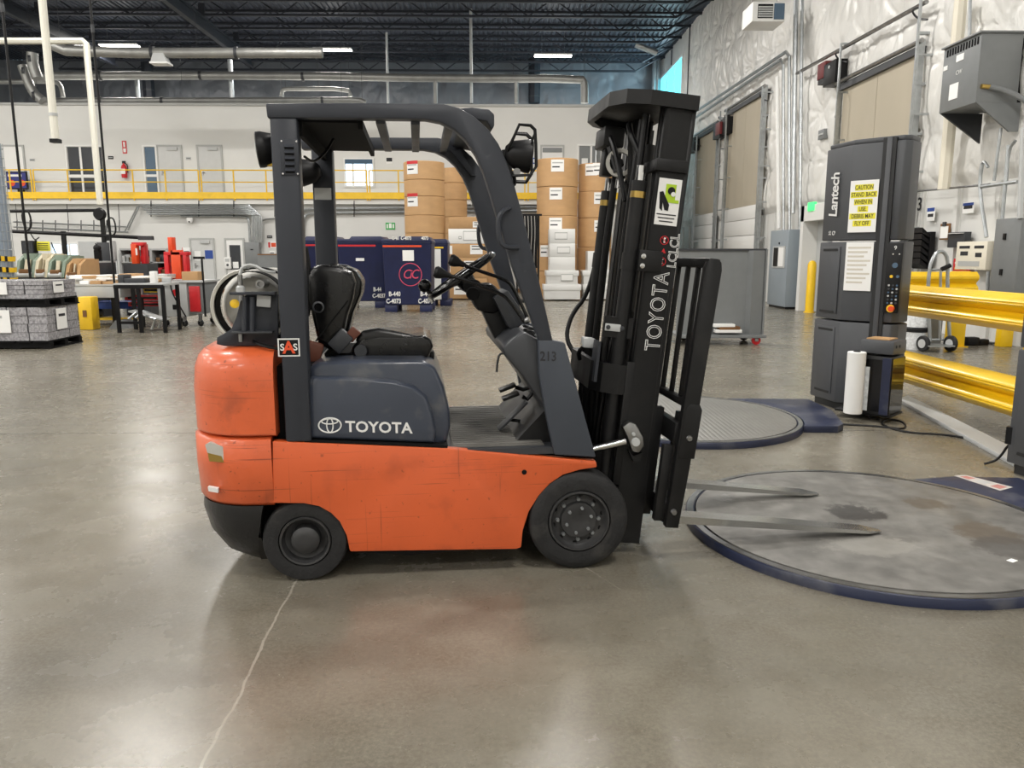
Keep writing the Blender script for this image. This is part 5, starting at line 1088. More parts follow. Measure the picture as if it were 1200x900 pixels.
sign((143.5, 165, 148.5, 180), YU, 'red and white extinguisher sign on the upper wall', 'red', ((.2, .8, .1, .4, 'paper'), (.3, .7, .5, .9, 'paper')))
sign((127, 183, 133, 186.5), YU, 'small black plaque left of the extinguisher', 'black', ((.1, .9, .4, .6, 'light_grey'),))
sign((218, 184, 224, 187.5), YU, 'small pale plaque between the two upper doors', 'light_grey', ((.1, .9, .4, .6, 'ink'),))
sign((35, 186, 41, 189), YU, 'small pale plaque right of the pinkish door', 'light_grey', ((.1, .9, .4, .6, 'ink'),))
sign((452.5, 184.5, 460, 192), YU, 'small dark pictogram sign right of the daylit window', 'paper', ((.05, .95, .35, .95, 'ink'),))
sign((624, 185, 629, 192), YU, 'small blue pictogram sign beside the front work lamp', 'blue', ((.2, .8, .2, .8, 'paper'),))
sign((452, 261, 463, 269), YL, 'green first-aid sign on the lower wall above the blue bins', 'green', ((.35, .65, .2, .9, 'paper'), (.1, .25, .2, .8, 'paper'), (.75, .9, .2, .8, 'paper')))
sign((314, 283, 324, 291), YL, 'orange notice on the lower wall beside the guard pillar', 'paper', ((.05, .3, .1, .9, 'red'), (.4, .95, .2, .8, 'orange_red')))
sign((313, 276, 319, 279), YL, 'small black plaque above the orange notice', 'black', ((.1, .9, .4, .6, 'light_grey'),))
sign((316, 294, 322, 299), YL, 'small white notice below the orange one', 'paper', ((.1, .9, .4, .6, 'ink'),))
cm = thing('security_camera', 'small white dome camera on the lower wall', 'camera', atY(224, 258, YL-.05)); MB().lathe([(1e-5, -.12), (.09, -.1), (.12, 0), (.12, .08)], (0, -.12, 0), (0,0,1), 14).build('dome', 'white', cm); MB().ball((0, -.18, -.06), .05).build('lens', 'black_gloss', cm)
tv = thing('wall_screen', 'dark blue screen with red figures behind the left railing', 'screen', atY(20, 224, YU-.4)); x0, x1, z0, z1 = rY(8, 201, 33, 222, YU-.4)
MB().box(x0, x1, YU-.45, YU-.4, z0, z1).build('case', 'black', tv, world=True); MB().box(x0+.05, x1-.05, YU-.46, YU-.45, z0+.05, z1-.05).build('display', 'screen_dark', tv, world=True)
for (a, b) in ((.15, .4), (.6, .92)): MB().cyl((x0+(x1-x0)*(a+b)/2, YU-.462, z0+(z1-z0)*.35), (x0+(x1-x0)*(a+b)/2, YU-.468, z0+(z1-z0)*.35), .12, n=14).build('figure', 'orange_red', tv, world=True)
MB().box(x0+.1, x1-.2, YU-.466, YU-.46, z1-.2, z1-.12).build('figure', 'paper', tv, world=True); MB().box(x0+.4, x0+.5, YU-.44, YU-.1, ZM-.02, z0).build('stand', 'black', tv, world=True)
# ---------------------------------------------------------------- conduits and trays under the mezzanine
def run(name, pts, r, label, m='galv', Y=None, cat='conduit', sm=0, n=6):
    P = [tuple(atY(x, y, Y or YL-.12)) for x, y in pts]; t = MB().tube(P, r, n, sm=sm).build(name, m, None); c = Vector(P[0]); t.data.transform(Matrix.Translation(-c)); t.location = c; tag(t, label, cat); return t
run('conduit', [(212, 253), (286, 253), (291, 256), (292, 262), (293, 284)], .05, 'conduit bending down into the grey wall box', sm=2)
run('conduit', [(305, 290), (305, 264), (308, 257), (325, 256)], .035, 'conduit rising from the grey box to the guard pillar', sm=1)
run('conduit', [(352, 277), (352, 252), (356, 246), (370, 245), (640, 242.5)], .06, 'upper long conduit above the blue bins', sm=1)
run('conduit', [(356, 277), (356, 257), (360, 251), (372, 249.5), (640, 247)], .05, 'lower long conduit above the blue bins', sm=1)
for i in range(6): run('conduit', [(160+3*i, 238+2.6*i), (290+2.6*i, 238+2.4*i), (296+2.2*i, 246+2*i), (296+2.2*i, 284)], .035, 'parallel conduit of the bundle turning down at the grey box, number %s from the top' % ('one two three four five six'.split()[i]), sm=1, Y=YL-.2-.02*i)
wt = thing('cable_tray', 'grey slanted wire tray under the mezzanine behind the machines', 'cable tray', atY(100, 268, YL-.2))
for (a, b, c_, d) in ((16, 260, 150, 266), (16, 266, 150, 272), (150, 270, 164, 240), (146, 272, 161, 242)):
    p = atY(a, b, YL-.2); q = atY(c_, d, YL-.2); MB().tube([tuple(p), tuple(q)], .03, 5).build('tray_rail', 'galv', wt, world=True)
for k in (0, 4, 8): p = atY(20+k*15, 258, YL-.2); MB().tube([tuple(p), (p.x, p.y, ZM-.2)], .015, 4).build('hanger', 'dark_grey', wt, world=True)
for k in range(9): p = atY(20+k*15, 258, YL-.2); q = atY(20+k*15, 271, YL-.2); MB().tube([tuple(p), tuple(q)], .02, 5).build('tray_rung', 'dark_grey', wt, world=True)
for i, x in enumerate((177, 233, 274, 322, 415)): run('hanger_rod', [(x, 235), (x, 254)], .02, ('short black hanger rod above the press', 'short black hanger rod near the dome camera', 'short black hanger rod above the lower doors', 'short black hanger rod beside the near guard pillar', 'short black hanger rod above the blue bins')[i], 'black', YL-.25, 'hanger rod')
eb = thing('wall_box', 'grey electrical box under the bent conduits', 'electrical box', atY(296, 318, YL)); x0, x1, z0, z1 = rY(290, 284, 307, 318, YL)
MB().box(x0, x1, YL-.3, YL, z0, z1).build('case', 'mid_grey', eb, world=True, bevel=.01); MB().box((x0+x1)/2-.05, (x0+x1)/2+.05, YL-.32, YL-.3, z1-.3, z1-.26).build('latch', 'black', eb, world=True)
gb_ = thing('grey_partition', 'low grey partition with red edge beside the guard pillar', 'partition', atY(316, 345, YL-1)); x0, x1, z0, z1 = rY(304, 299, 330, 344, YL-1.0); MB().box(x0, x1, YL-1.1, YL-1.0, 0, z1).build('panel', 'mid_grey', gb_, world=True); MB().box(x0, x1, YL-1.11, YL-.99, z1, z1+.05).build('edge', 'brown', gb_, world=True)
ph = thing('wall_phone', 'white wall phone box between the lower doors', 'phone', atY(268, 312, YL-.02)); MB().box(-.13, .13, -.12, 0, -.1, .35).build('case', 'white', ph, bevel=.02); MB().cyl((0, -.125, .05), (0, -.12, .05), .05, n=10).build('dial', 'dark_grey', ph); MB().box(-.08, .08, -.13, -.12, .18, .3).build('keypad', 'light_grey', ph)
# ================================================================ blue bins
def bin_(px, Y, label, yb, logo=None, codes=(), band='orange_red', note=None, dep=1.15):
    x0, x1, _, z1 = rY(px[0], px[1], px[2], yb, Y); zb = 0.0; t = thing('bulk_bin', label, 'bin', ((x0+x1)/2, Y, 0), 0, 'blue bulk bins'); w = (x1-x0)/2; H = z1
    fh = H*.095
    mb = MB().loft([[(a*w*k, dep/2+b*dep/2*k, z) for a, b in ((-1,-.94),(-.94,-1),(.94,-1),(1,-.94),(1,.94),(.94,1),(-.94,1),(-1,.94))] for z, k in ((fh, .93), (fh+.04, .95), (H*.9, 1.0), (H*.91, 1.02), (H*.925, 1.02))])
    mb.build('tub', 'bin_blue', t, bevel=.01, ang=40)
    for s in (-.72, .72):
        for y in (.12, dep-.2): MB().box(s*w-.16, s*w+.16, y-.06, y+.14, 0, fh).build('foot', 'bin_blue', t, bevel=.01)
    MB().prism([(-w*1.04, H*.925), (-w*1.0, H*.965), (-w*.5, H*.965), (-w*.4, H), (w*.85, H), (w*.98, H*.96), (w*1.04, H*.925)], -.03, dep+.03, XZ).build('lid', 'bin_blue', t, bevel=.012)
    MB().box(-w*.99, w*.6, -.005, .004, H*.86, H*.885).build('colour_band', band, t)
    if note: MB().box(note[0]*w, note[1]*w, -.02, .01, H*note[2], H*note[3]).build('label_sheet', 'paper', t)
    if logo:
        mat('logo_pink', (205, 70, 100), .5)
        MB().lathe([(.28, -.004), (.30, -.004), (.30, .004), (.28, .004)], (w*.12, .012, H*.5), (0,1,0), 36, closed=True).build('logo_ring', 'logo_pink', t)
        text('logo_lettering', 'CiC', .34, 'logo_pink', (w*.12, .004, H*.5), (1,0,0), (0,0,1), t, depth=.006, shear=.25, sx=.85, space=.8)
    for (s, fx, fz, sz) in codes: text('code', s, sz, 'decal_white', (fx*w, .012 if fz < .6 else -.04, fz*H), (1,0,0), (0,0,1), t, depth=.012, bold=.004, sx=.75)
    return t
bin_((449, 277, 506, 368), 20.2, 'front navy bulk bin with pink circular logo', 368, True, (('B-440', -.55, .24, .17), ('C-4073', -.6, .145, .17), ('B-440', .75, .24, .17), ('C-4073', .72, .145, .17), ('C-40  C-4073', -.2, .975, .12), ('4073', .75, .975, .12)), note=(-.18, .28, .68, .82))
bin_((397, 277, 452, 362), 21.8, 'navy bulk bin left of the logo bin with red band', 362, None, (('B-44', .62, .26, .16), ('C-4037', .68, .17, .16)), 'red', note=(-.25, .1, .66, .70))
bin_((345, 277, 398, 356), 23.4, 'navy bulk bin seen between the guard pillars', 356, None, (('C-4020', -.2, .26, .16),), 'red')
bin_((500, 280, 525, 360), 22.6, 'partly hidden blue bulk bin with white panel behind the logo bin', 360, None, (), 'yellow', note=(-.5, .35, .1, .85), dep=1.0)
# ================================================================ paper rolls
def roll(x, y, z, r, h, label, lab=(), seed=0):
    t = thing('paper_roll', label, 'paper roll', (x, y, z), 0, 'kraft wrapped paper rolls'); rnd = random.Random(seed)
    rr = r*(1+rnd.uniform(-.008, .008))
    MB().lathe([(1e-5, .002), (rr-.014, .002), (rr, .014), (rr, h-.014), (rr-.014, h-.002), (rr*.35, h-.008), (1e-5, h-.008)], (0,0,0), (0,0,1), 48).build('wrapped_body', 'kraft', t, ang=20)
    for (a, fz, w_, h_, red) in lab:
        n = 5; pts = [(math.radians(-90+a)-w_/2/r+w_/r*i/n) for i in range(n+1)]
        mb = MB(); mb.v = [((rr+.008)*math.cos(q), (rr+.008)*math.sin(q), zz) for q in pts for zz in (h*fz-h_/2, h*fz+h_/2)]; mb.f = [(2*i, 2*i+2, 2*i+3, 2*i+1) for i in range(n)]; lb = mb.build('shipping_label', 'paper', t)
        q0 = math.radians(-90+a)
        for k in range(3):
            zz = h*fz+h_/2-.1-k*.13
            if zz < h*fz-h_/2+.05: break
            mb = MB(); qs = [pts[0]+.04/r+(w_-.08-.1*k)/r*i/4 for i in range(5)]; mb.v = [((rr+.012)*math.cos(q), (rr+.012)*math.sin(q), z_) for q in qs for z_ in (zz-.02, zz+.02)]; mb.f = [(2*i, 2*i+2, 2*i+3, 2*i+1) for i in range(4)]; mb.build('print_line', 'ink' if k else 'frame_grey', lb)
        if red:
            mb = MB(); mb.v = [((rr+.012)*math.cos(q), (rr+.012)*math.sin(q), z_) for q in pts for z_ in (h*fz+h_/2-.07, h*fz+h_/2+.03)]; mb.f = [(2*i, 2*i+2, 2*i+3, 2*i+1) for i in range(n)]; mb.build('red_stripe', 'red', lb)
    return t
ORD = ('bottom', 'second lowest', 'third', 'fourth', 'fifth')
def stack(xa, xb, Y, seams, lab, where, wy=None):
    xs = atY(xa, 300, Y).x, atY(xb, 300, Y).x; r = (xs[1]-xs[0])/2; cx = sum(xs)/2
    zs = [atY((xa+xb)/2, s, Y-r*.98).z for s in seams]; zs[-1] = 0.0; n = len(zs)-1
    for i in range(n):
        k = n-1-i; z1 = zs[i]; z0 = zs[i+1]
        roll(cx, Y, z0, r, z1-z0-.004, '%s kraft paper roll of %s' % (ORD[k] if i else 'top', where), lab.get(i, ()), seed=int(xa)+i)
L1 = lambda a, f, red=False: (a, f, .42, .38, red)
stack(475.5, 522, 26.0, (188, 210, 229.5, 252, 273, 300, 350), {0: (L1(-30, .62, True),), 2: (L1(-32, .78, True),)}, 'the left stack behind the blue bins')
stack(628.5, 676, 26.5, (184.5, 218, 252.5, 286, 318, 350), {0: (L1(-4, .72),), 1: (L1(-8, .75),), 2: (L1(-8, .72),), 3: (L1(-38, .75),)}, 'the middle stack beside the black hose rack')
stack(676.5, 716, 27.0, (190.5, 224, 255, 290, 320, 350), {0: (L1(-22, .76), L1(4, .78)), 1: (L1(10, .74),), 2: (L1(12, .72),)}, 'the right stack half behind the forklift mast')
stack(519, 548, 28.4, (196, 214, 234, 254, 274, 300, 350), {}, 'the rear stack peeking out behind the left one')
stack(558, 596, 28.6, (262, 290, 320, 350), {}, 'the low rear stack behind the carton pile')
# ================================================================ cartons
def carton(px, Y, label, m, dep=.8, labs=(), lid=False):
    x0, x1, z0, z1 = rY(*px, Y); z0 = max(z0, 0); t = thing('carton', label, 'carton', ((x0+x1)/2, Y, z0), 0, 'stacked cartons'); w = (x1-x0)/2; h = z1-z0
    MB().box(-w, w, 0, dep, 0, h-.004).build('box', m, t, bevel=.008)
    if lid: MB().box(-w-.03, w+.03, -.03, dep+.03, h*.62, h-.003).build('lid', m, t, bevel=.006)
    for (a, b, c, d) in labs:
        l = MB().box(-w+2*w*a, -w+2*w*b, -.036 if lid else -.006, .0, h*c, h*d).build('shipping_label', 'paper' if m != 'white' else 'frame_grey', t, smooth=False)
        if m != 'white':
            for k in range(2): MB().box(-w+2*w*(a+.04), -w+2*w*(b-.06), -.012, -.006, h*(d-.12-.2*k), h*(d-.06-.2*k)).build('print_line', 'ink', l, smooth=False)
        else: MB().box(-w+2*w*(a+.015), -w+2*w*(b-.015), -.042 if lid else -.012, -.006, h*(c+.06), h*(d-.06)).build('label_field', 'paper', l, smooth=False)
    return t
carton((526, 254, 566, 268), 25.6, 'brown carton topmost of the pile left of the guard leg', 'cardboard', .8, ((.7, .98, .1, .6),))
carton((525.5, 268, 571, 285.5), 25.6, 'white carton second from the top of the pile left of the guard leg', 'white', .9, ((.38, .75, .2, .85), (.26, .34, .3, .5)))
carton((525.5, 285.5, 571, 302), 25.6, 'brown carton just below the white one', 'cardboard', .9, ((.56, .88, .25, .9), (.0, .1, .25, .85)))
carton((525.5, 302, 571, 326), 25.6, 'brown carton fourth in the pile behind the steering wheel', 'cardboard', .9, ((.4, .75, .5, .85), (.0, .05, .3, .8)))
carton((525.5, 326, 571, 350), 25.6, 'brown carton at the bottom of the pile behind the steering wheel', 'cardboard', .9, ((.14, .48, .2, .75),))
for i, (px, lb) in enumerate((((644, 268, 674, 285), 'top'), ((644, 285, 674, 301), 'second'), ((644, 301, 674, 317), 'middle'), ((641, 317, 677, 333.5), 'fourth'), ((638, 333.5, 680, 351), 'bottom'))):
    carton(px, 25.0-.0, 'white lidded carton, %s of the five stacked before the rolls' % lb, 'white', .75, (((.2, .7, .25, .75),), ((.3, .8, .25, .75),), (), ((.45, .85, .25, .75),), ())[i], i > 2)
for i, (px, lb) in enumerate((((689, 294, 714, 317), 'top'), ((684, 317, 714, 333), 'middle'), ((684, 333, 714, 350.5), 'bottom'))):
    carton(px, 25.3, 'white lidded carton, %s of the three beside the mast' % lb, 'white', .75, ((.4, .5, .3, .8),) if i != 1 else (), i > 0)
hr = thing('hose_rack', 'black rack of hanging straps between the guard leg and the rolls', 'rack', atZ(618, 352))
Yh = 24.4; x0, x1, z0, z1 = rY(606, 253, 631, 348, Yh)
for x in (x0, x1): MB().box(x-.03, x+.03, Yh, Yh+.06, 0, z1).build('upright', 'black', hr, world=True)
MB().box(x0-.1, x1+.1, Yh-.02, Yh+.08, z1, z1+.06).build('top_bar', 'black', hr, world=True); MB().box(x0-.1, x1+.1, Yh-.3, Yh+.4, 0, .08).build('base', 'black', hr, world=True)
for k in range(6): x = x0+.08+(x1-x0-.16)*k/5; MB().tube([(x, Yh-.04, z1), (x+.02, Yh-.1, z1-.5), (x-.01, Yh-.08, z1-1.0-.08*(k % 3)), (x, Yh-.05, z1-1.6)], .045, 6, sm=1).build('strap', 'black', hr, world=True)
# ================================================================ left: wrapped paper pallets
def wrap_mat():
    m = bpy.data.materials.new('shrink_wrap'); m.use_nodes = True; MATS['shrink_wrap'] = m; nt = m.node_tree; N = nt.nodes; L = nt.links; b = N['Principled BSDF']
    tc = N.new('ShaderNodeTexCoord'); br = N.new('ShaderNodeTexNoise'); mp = N.new('ShaderNodeMapping'); mp.inputs['Scale'].default_value = (22, 22, 16); L.new(tc.outputs['Object'], mp.inputs[0]); L.new(mp.outputs[0], br.inputs['Vector']); br.inputs['Scale'].default_value = 1.3; br.inputs['Detail'].default_value = 7; br.inputs['Roughness'].default_value = .7
    cr = N.new('ShaderNodeMapRange'); cr.inputs[1].default_value = .35; cr.inputs[2].default_value = .65; L.new(br.outputs[0], cr.inputs[0]); mx = N.new('ShaderNodeMix'); mx.data_type = 'RGBA'; mx.inputs[6].default_value = lin((120, 118, 122)); mx.inputs[7].default_value = lin((184, 183, 187)); L.new(cr.outputs[0], mx.inputs[0]); L.new(mx.outputs[2], b.inputs['Base Color'])
    b.inputs['Roughness'].default_value = .22; bp = N.new('ShaderNodeBump'); bp.inputs['Strength'].default_value = .6; bp.inputs['Distance'].default_value = .03; L.new(br.outputs[0], bp.inputs['Height']); L.new(bp.outputs[0], b.inputs['Normal'])
wrap_mat()
pc0 = atZ(58, 409); pr0 = atZ(94, 401); d1 = (pr0-pc0); d1.z = 0; side = d1.normalized(); face = Vector((-side.y, side.x, 0)); face = face if face.x < 0 else -face
PANG = math.atan2(-face.y, -face.x)   # local +x runs along the long face to the corner
def pallet_load(z, zt, label, plabel):
    t = thing('wrapped_paper_load', label, 'pallet load', (pc0.x, pc0.y, z+.13), PANG, 'shrink-wrapped paper loads'); L_, D_ = 1.5, max(d1.length, 1.0); h = zt-z-.13; rnd = random.Random(int(z*100)+3)
    # bundles of paper: courses of blocks, each its own piece
    nx, ny, nz = 5, 3, 4
    for k in range(nz):
        for i in range(nx):
            for j in range(ny):
                if 0 < i < nx-1 and 0 < j < ny-1 and k < nz-1: continue
                jx, jy = rnd.uniform(-.012, .012), rnd.uniform(-.012, .012)
                MB().box(-L_+L_/nx*i+.006+jx, -L_+L_/nx*(i+1)-.006+jx, D_/ny*j+.006+jy, D_/ny*(j+1)-.006+jy, h/nz*k+.003, h/nz*(k+1)-.003).build('paper_bundle', 'shrink_wrap', t, smooth=False)
    for (x0, x1, z0, z1) in ((-1.05, -.55, .25, .92),): MB().box(x0, x1, -.03, -.02, h*z0, h*z1).build('load_sheet', 'paper', t); MB().box(x0+.12, x1-.12, -.034, -.03, h*.68, h*.76).build('print_line', 'frame_grey', t)
    MB().box(.02, .03, D_*.25, D_*.55, h*.3, h*.92).build('load_sheet', 'paper', t); MB().box(.03, .034, D_*.31, D_*.5, h*.68, h*.76).build('print_line', 'ink', t)
    p = thing('pallet', plabel, 'pallet', (pc0.x, pc0.y, z), PANG, 'black pallets'); 
    for k in range(6): MB().box(-L_-.02+k*(L_+.04)/6+.01, -L_-.02+(k+1)*(L_+.04)/6-.03, -.03, D_+.03, .105, .13).build('deck_board', 'black_matte', p, smooth=False)
    for y in (0, D_/2-.05, D_-.1): MB().box(-L_, .02, y, y+.1, .02, .105).build('stringer', 'black_matte', p, smooth=False)
    for k in range(4): MB().box(-L_+k*L_/3.2, -L_+k*L_/3.2+.12, -.02, D_+.02, 0, .02).build('bottom_board', 'black_matte', p, smooth=False)
    return t
zt1 = atY(60, 360, pc0.y).z; zt2 = atY(60, 329, pc0.y).z
pallet_load(0, zt1, 'lower shrink-wrapped paper load on the floor at far left', 'black pallet on the floor under the lower paper load')
pallet_load(zt1, zt2, 'upper shrink-wrapped paper load stacked at far left', 'black pallet between the two paper loads')
# ================================================================ mesh-wrapped column
def mesh_mat():
    m = mat('wire_mesh_sheet', (150, 162, 176), .4, metal=.3, var=.08)
mesh_mat()
cp_ = atY(6, 345, 16.5); col = thing('mesh_column', 'steel column wrapped in wire mesh with hazard tape at the left edge', 'column', (cp_.x, 16.5, 0))
zt = atY(6, 168, 16.5).z; r = .24
MB().cyl((0,0,0), (0,0,zt), r-.03, n=20).build('column_core', 'wire_mesh_sheet', col)
for k in range(18): a = 2*PI*k/18; MB().tube([(r*math.cos(a), r*math.sin(a), 0), (r*math.cos(a), r*math.sin(a), zt)], .007, 4).build('mesh_wire', 'galv', col)
for k in range(20): z = .1+k*(zt-.2)/19; MB().lathe([(r, -.006), (r+.01, 0), (r, .006)], (0,0,z), (0,0,1), 18, closed=True).build('mesh_hoop', 'galv', col)
for k, y in enumerate((302, 315, 327)):
    z = atY(10, y, 16.3).z; MB().lathe([(r+.015, -.05), (r+.02, -.05), (r+.02, .05), (r+.015, .05)], (0,0,z), (.12,0,1), 20, closed=True).build('hazard_tape', 'yellow', col)
    for q in range(5): a = -PI/2-.9+q*.45; MB().obox(((r+.021)*math.cos(a), (r+.021)*math.sin(a), z-.12*(r)*math.cos(a)), (.012, .05, .11), (0,0,a)).build('hazard_stripe', 'black', col)
# ================================================================ overhead rails, drop poles and cords at left
def bar(name, pts, r, Y, label, cat, m, sm=0, n=6):
    P = [tuple(atY(p[0], p[1], p[2] if len(p) > 2 else Y)) for p in pts]; t = MB().tube(P, r, n, sm=sm).build(name, m, None); c = Vector(P[0]); t.data.transform(Matrix.Translation(-c)); t.location = c; tag(t, label, cat); return t
def vdrop(name, px, ytop, ybot, Y, r, label, cat, m, toRoof=True):
    p = atY(px, ybot, Y); z1 = ZR if toRoof else atY(px, ytop, Y).z; t = thing(name, label, cat, (p.x, Y, p.z)); MB().cyl((0,0,0), (0,0,z1-p.z), r, n=10).build('pole', m, t); return t, z1-p.z
mat('off_white', (228, 226, 214), .5)
t, h = vdrop('drop_pole', 65, 0, 163, 11.0, .05, 'square white drop pole hanging free at upper left', 'pole', 'off_white'); MB().box(-.055, .055, -.055, .055, -.05, 0).build('end_fitting', 'black', t); MB().cyl((0, 0, .3), (0, 0, .34), .056, n=10).build('collar', 'light_grey', t)
p = [atY(-20, 48, 18.0), atY(97, 48, 18.0), atY(101, 51, 18.0), atY(119, 240, 18.0)]
p[3].x = p[2].x; pp_ = MB().tube([tuple(q) for q in p], .07, 8).build('power_drop', 'off_white', None); c = p[3].copy(); pp_.data.transform(Matrix.Translation(-c)); pp_.location = c; tag(pp_, 'white pipe running in from the left and dropping to the machines', 'pipe')
for (px, yb, Y, l) in ((36, 330, 14.5, 'black cord hanging in front of the mesh column to the paper loads'), (134, 332, 15.6, 'thin black cord hanging down to the black work table')):
    t, h = vdrop('hanging_cable', px, 0, yb, Y, .022, l, 'cord', 'black'); MB().cyl((0,0,h*.45), (0,0,h*.45+.14), .035, n=8).build('connector', 'dark_grey', t)
    MB().tube([(0, 0, .9), (.12, .02, 1.0), (.1, 0, 1.3), (-.05, 0, 1.25), (0, 0, .95)], .016, 6, sm=2).build('cord_coil', 'black', t)
ga = thing('light_rail', 'black overhead rail on posts above the bindery machines', 'rail', atZ(75, 345))
Yg = 19.7
def gY(x, y): return tuple(atY(x, y, Yg))
MB().tube([gY(14, 271), gY(177, 279)], .05, 6).build('lower_rail', 'black', ga, world=True); MB().tube([gY(12, 247.5), gY(116, 246.5)], .045, 6).build('upper_rail', 'black', ga, world=True)
a = gY(164, 278); b = gY(178, 279); MB().obox(((a[0]+b[0])/2, Yg, a[2]-.02), (.35, .12, .1)).build('rail_end', 'dark_grey', ga, world=True)
for (x, y0) in ((74, 271), (119, 246.5), (127, 276)): q = atY(x, y0, Yg); MB().box(q.x-.045, q.x+.045, Yg-.04, Yg+.04, 0, q.z).build('post', 'black', ga, world=True)
q = gY(117, 251); MB().lathe([(1e-5, -.08), (.13, -.08), (.16, 0), (.13, .08), (1e-5, .08)], q, (0,1,0), 16).build('hose_reel', 'black', ga, world=True)
for (x0, y0, x1, y1) in ((60, 284, 74, 301), (112, 285, 122, 300), (36, 274, 46, 282)): MB().tube([gY(x0, y0), gY((x0+x1)/2, y1), gY(x1, y1-4)], .015, 5, sm=2).build('cable', 'black', ga, world=True)
q = gY(124, 302); MB().obox(q, (.3, .2, .75)).build('control_pod', 'dark_grey', ga, world=True, bevel=.01); q = gY(131, 294); MB().obox(q, (.16, .15, .5)).build('lamp_head', 'light_grey', ga, world=True, bevel=.02)
# ================================================================ bindery machine
mat('machine_green', (122, 138, 122), .5, var=.06, vscale=4); mat('machine_beige', (196, 186, 160), .5, var=.05)
def feeder(px, Y, label, m, flip=0):
    x0, x1, z0, z1 = rY(*px, Y); t = thing('feeder_pocket', label, 'machine', ((x0+x1)/2, Y, 0), 0, 'bindery feeder pockets'); w = (x1-x0)/2
    H = z1-z0
    MB().box(-w, w, 0, .9, 0, z0+H*.1).build('base', 'dark_grey', t, bevel=.01)
    for s_ in (-1, 1): MB().prism([(-.05, z0+H*.1), (.9, z0+H*.1), (.9, z1), (.35, z1), (.1, z0+H*.75)], s_*(w-.035)-.035, s_*(w-.035)+.035, YZ).build('side_plate', m, t, smooth=False)
    MB().obox((0, .12, z0+H*.55), (2*w-.3, .05, H*.5), (-.35, 0, 0)).build('hopper_plate', 'machine_beige', t); MB().box(-w+.08, w-.08, .2, .88, z0+H*.1, z1+.02).build('hood', m, t, bevel=.01)
    MB().cyl((-w+.05, -.03, z0+H*.2), (w-.05, -.03, z0+H*.2), .06, n=12).build('roller', 'light_grey', t)
    MB().box(-w*.5, w*.5, -.08, .05, z0+H*.25, z0+H*.42).build('gripper_box', 'brown', t, bevel=.01)
    return t
feeder((18, 298, 40, 328), 17.8, 'green feeder pocket beside the hazard-taped column', 'machine_green'); feeder((40, 298, 55, 328), 17.8, 'beige feeder pocket behind the wrapped paper load', 'machine_beige'); feeder((55, 300, 75, 328), 17.8, 'green feeder pocket under the light rail post', 'machine_green'); feeder((76, 304, 93, 330), 17.8, 'tan feeder pocket right of the light rail post', 'cardboard')
def sbox(name, px, Y, label, cat, m, dep=.6, group=None, floor=False, bevel=.008):
    x0, x1, z0, z1 = rY(*px, Y); z0 = 0 if floor else z0; t = thing(name, label, cat, ((x0+x1)/2, Y, z0), 0, group); w = (x1-x0)/2; h = z1-z0
    return t, w, h, MB().box(-w, w, 0, dep, 0, h).build('body', m, t, bevel=bevel)
t, w, h, b = sbox('monitor', (25, 282, 40, 298), 18.6, 'dark monitor turned sideways above the green machine', 'monitor', 'black', .1); MB().box(-w*.85, w*.85, -.01, 0, h*.1, h*.9).build('display', 'pane_dark', t); MB().box(-.05, .05, .03, .08, -.6, 0).build('stand', 'black', t)
t, w, h, b = sbox('yellow_notice', (43, 283, 58, 294), 18.7, 'framed yellow notice above the bindery machine', 'notice', 'sign_yellow', .03)
for k in range(4): MB().box(-w*.8, w*.8, -.006, 0, h*(.15+.2*k), h*(.22+.2*k)).build('text_line', 'ink', t)
MB().box(-w-.03, -w, -.02, .04, -t.location.z, h+.03).build('frame_post', 'black', t)
t, w, h, b = sbox('machine_cabinet', (94, 308, 118, 342), 18.8, 'dark grey machine cabinet behind the sheet bench', 'cabinet', 'dark_grey', .8, floor=True); MB().box(-w*.9, w*.2, -.02, 0, h*.45, h*.9).build('door', 'mid_grey', t); MB().box(-w, w, -.05, .8, h, h+.04).build('top', 'light_grey', t); MB().cyl((-w*.1, -.05, h*.6), (-w*.1, -.02, h*.6), .03, n=8).build('knob', 'black', t)
t, w, h, b = sbox('machine_fitting', (110, 293, 116, 307), 19.0, 'small black valve standing on the machine cabinet', 'valve', 'black_matte', .15); MB().ball((0, .07, h+.05), .09).build('knob', 'black', t)
# sheet bench with paper piles
bn_ = thing('sheet_bench', 'long grey steel bench piled with paper sheets at left', 'bench', atZ(125, 385)); Yb = 15.9
x0, x1, z0, z1 = rY(91, 335, 135, 349, Yb); MB().box(x0-.2, x1+.1, Yb, Yb+1.0, z0, z1).build('apron', 'light_grey', bn_, world=True, bevel=.01); MB().box(x0-.22, x1+.5, Yb-.02, Yb+1.02, z1, z1+.03).build('top', 'light_grey', bn_, world=True)
for x in (x0+.1, x1-.15, x1+.4):
    MB().box(x, x+.08, Yb+.1, Yb+.18, 0, z0).build('leg', 'black', bn_, world=True)
MB().prism([(atZ(112, 388).x, 0), (atZ(137, 388).x, 0), (atZ(130, 388).x, .16), (atZ(120, 388).x, .16)], Yb-.1, Yb+.3, XZ).build('foot_plate', 'mid_grey', bn_, world=True)
zt = z1+.03; rnd = random.Random(5)
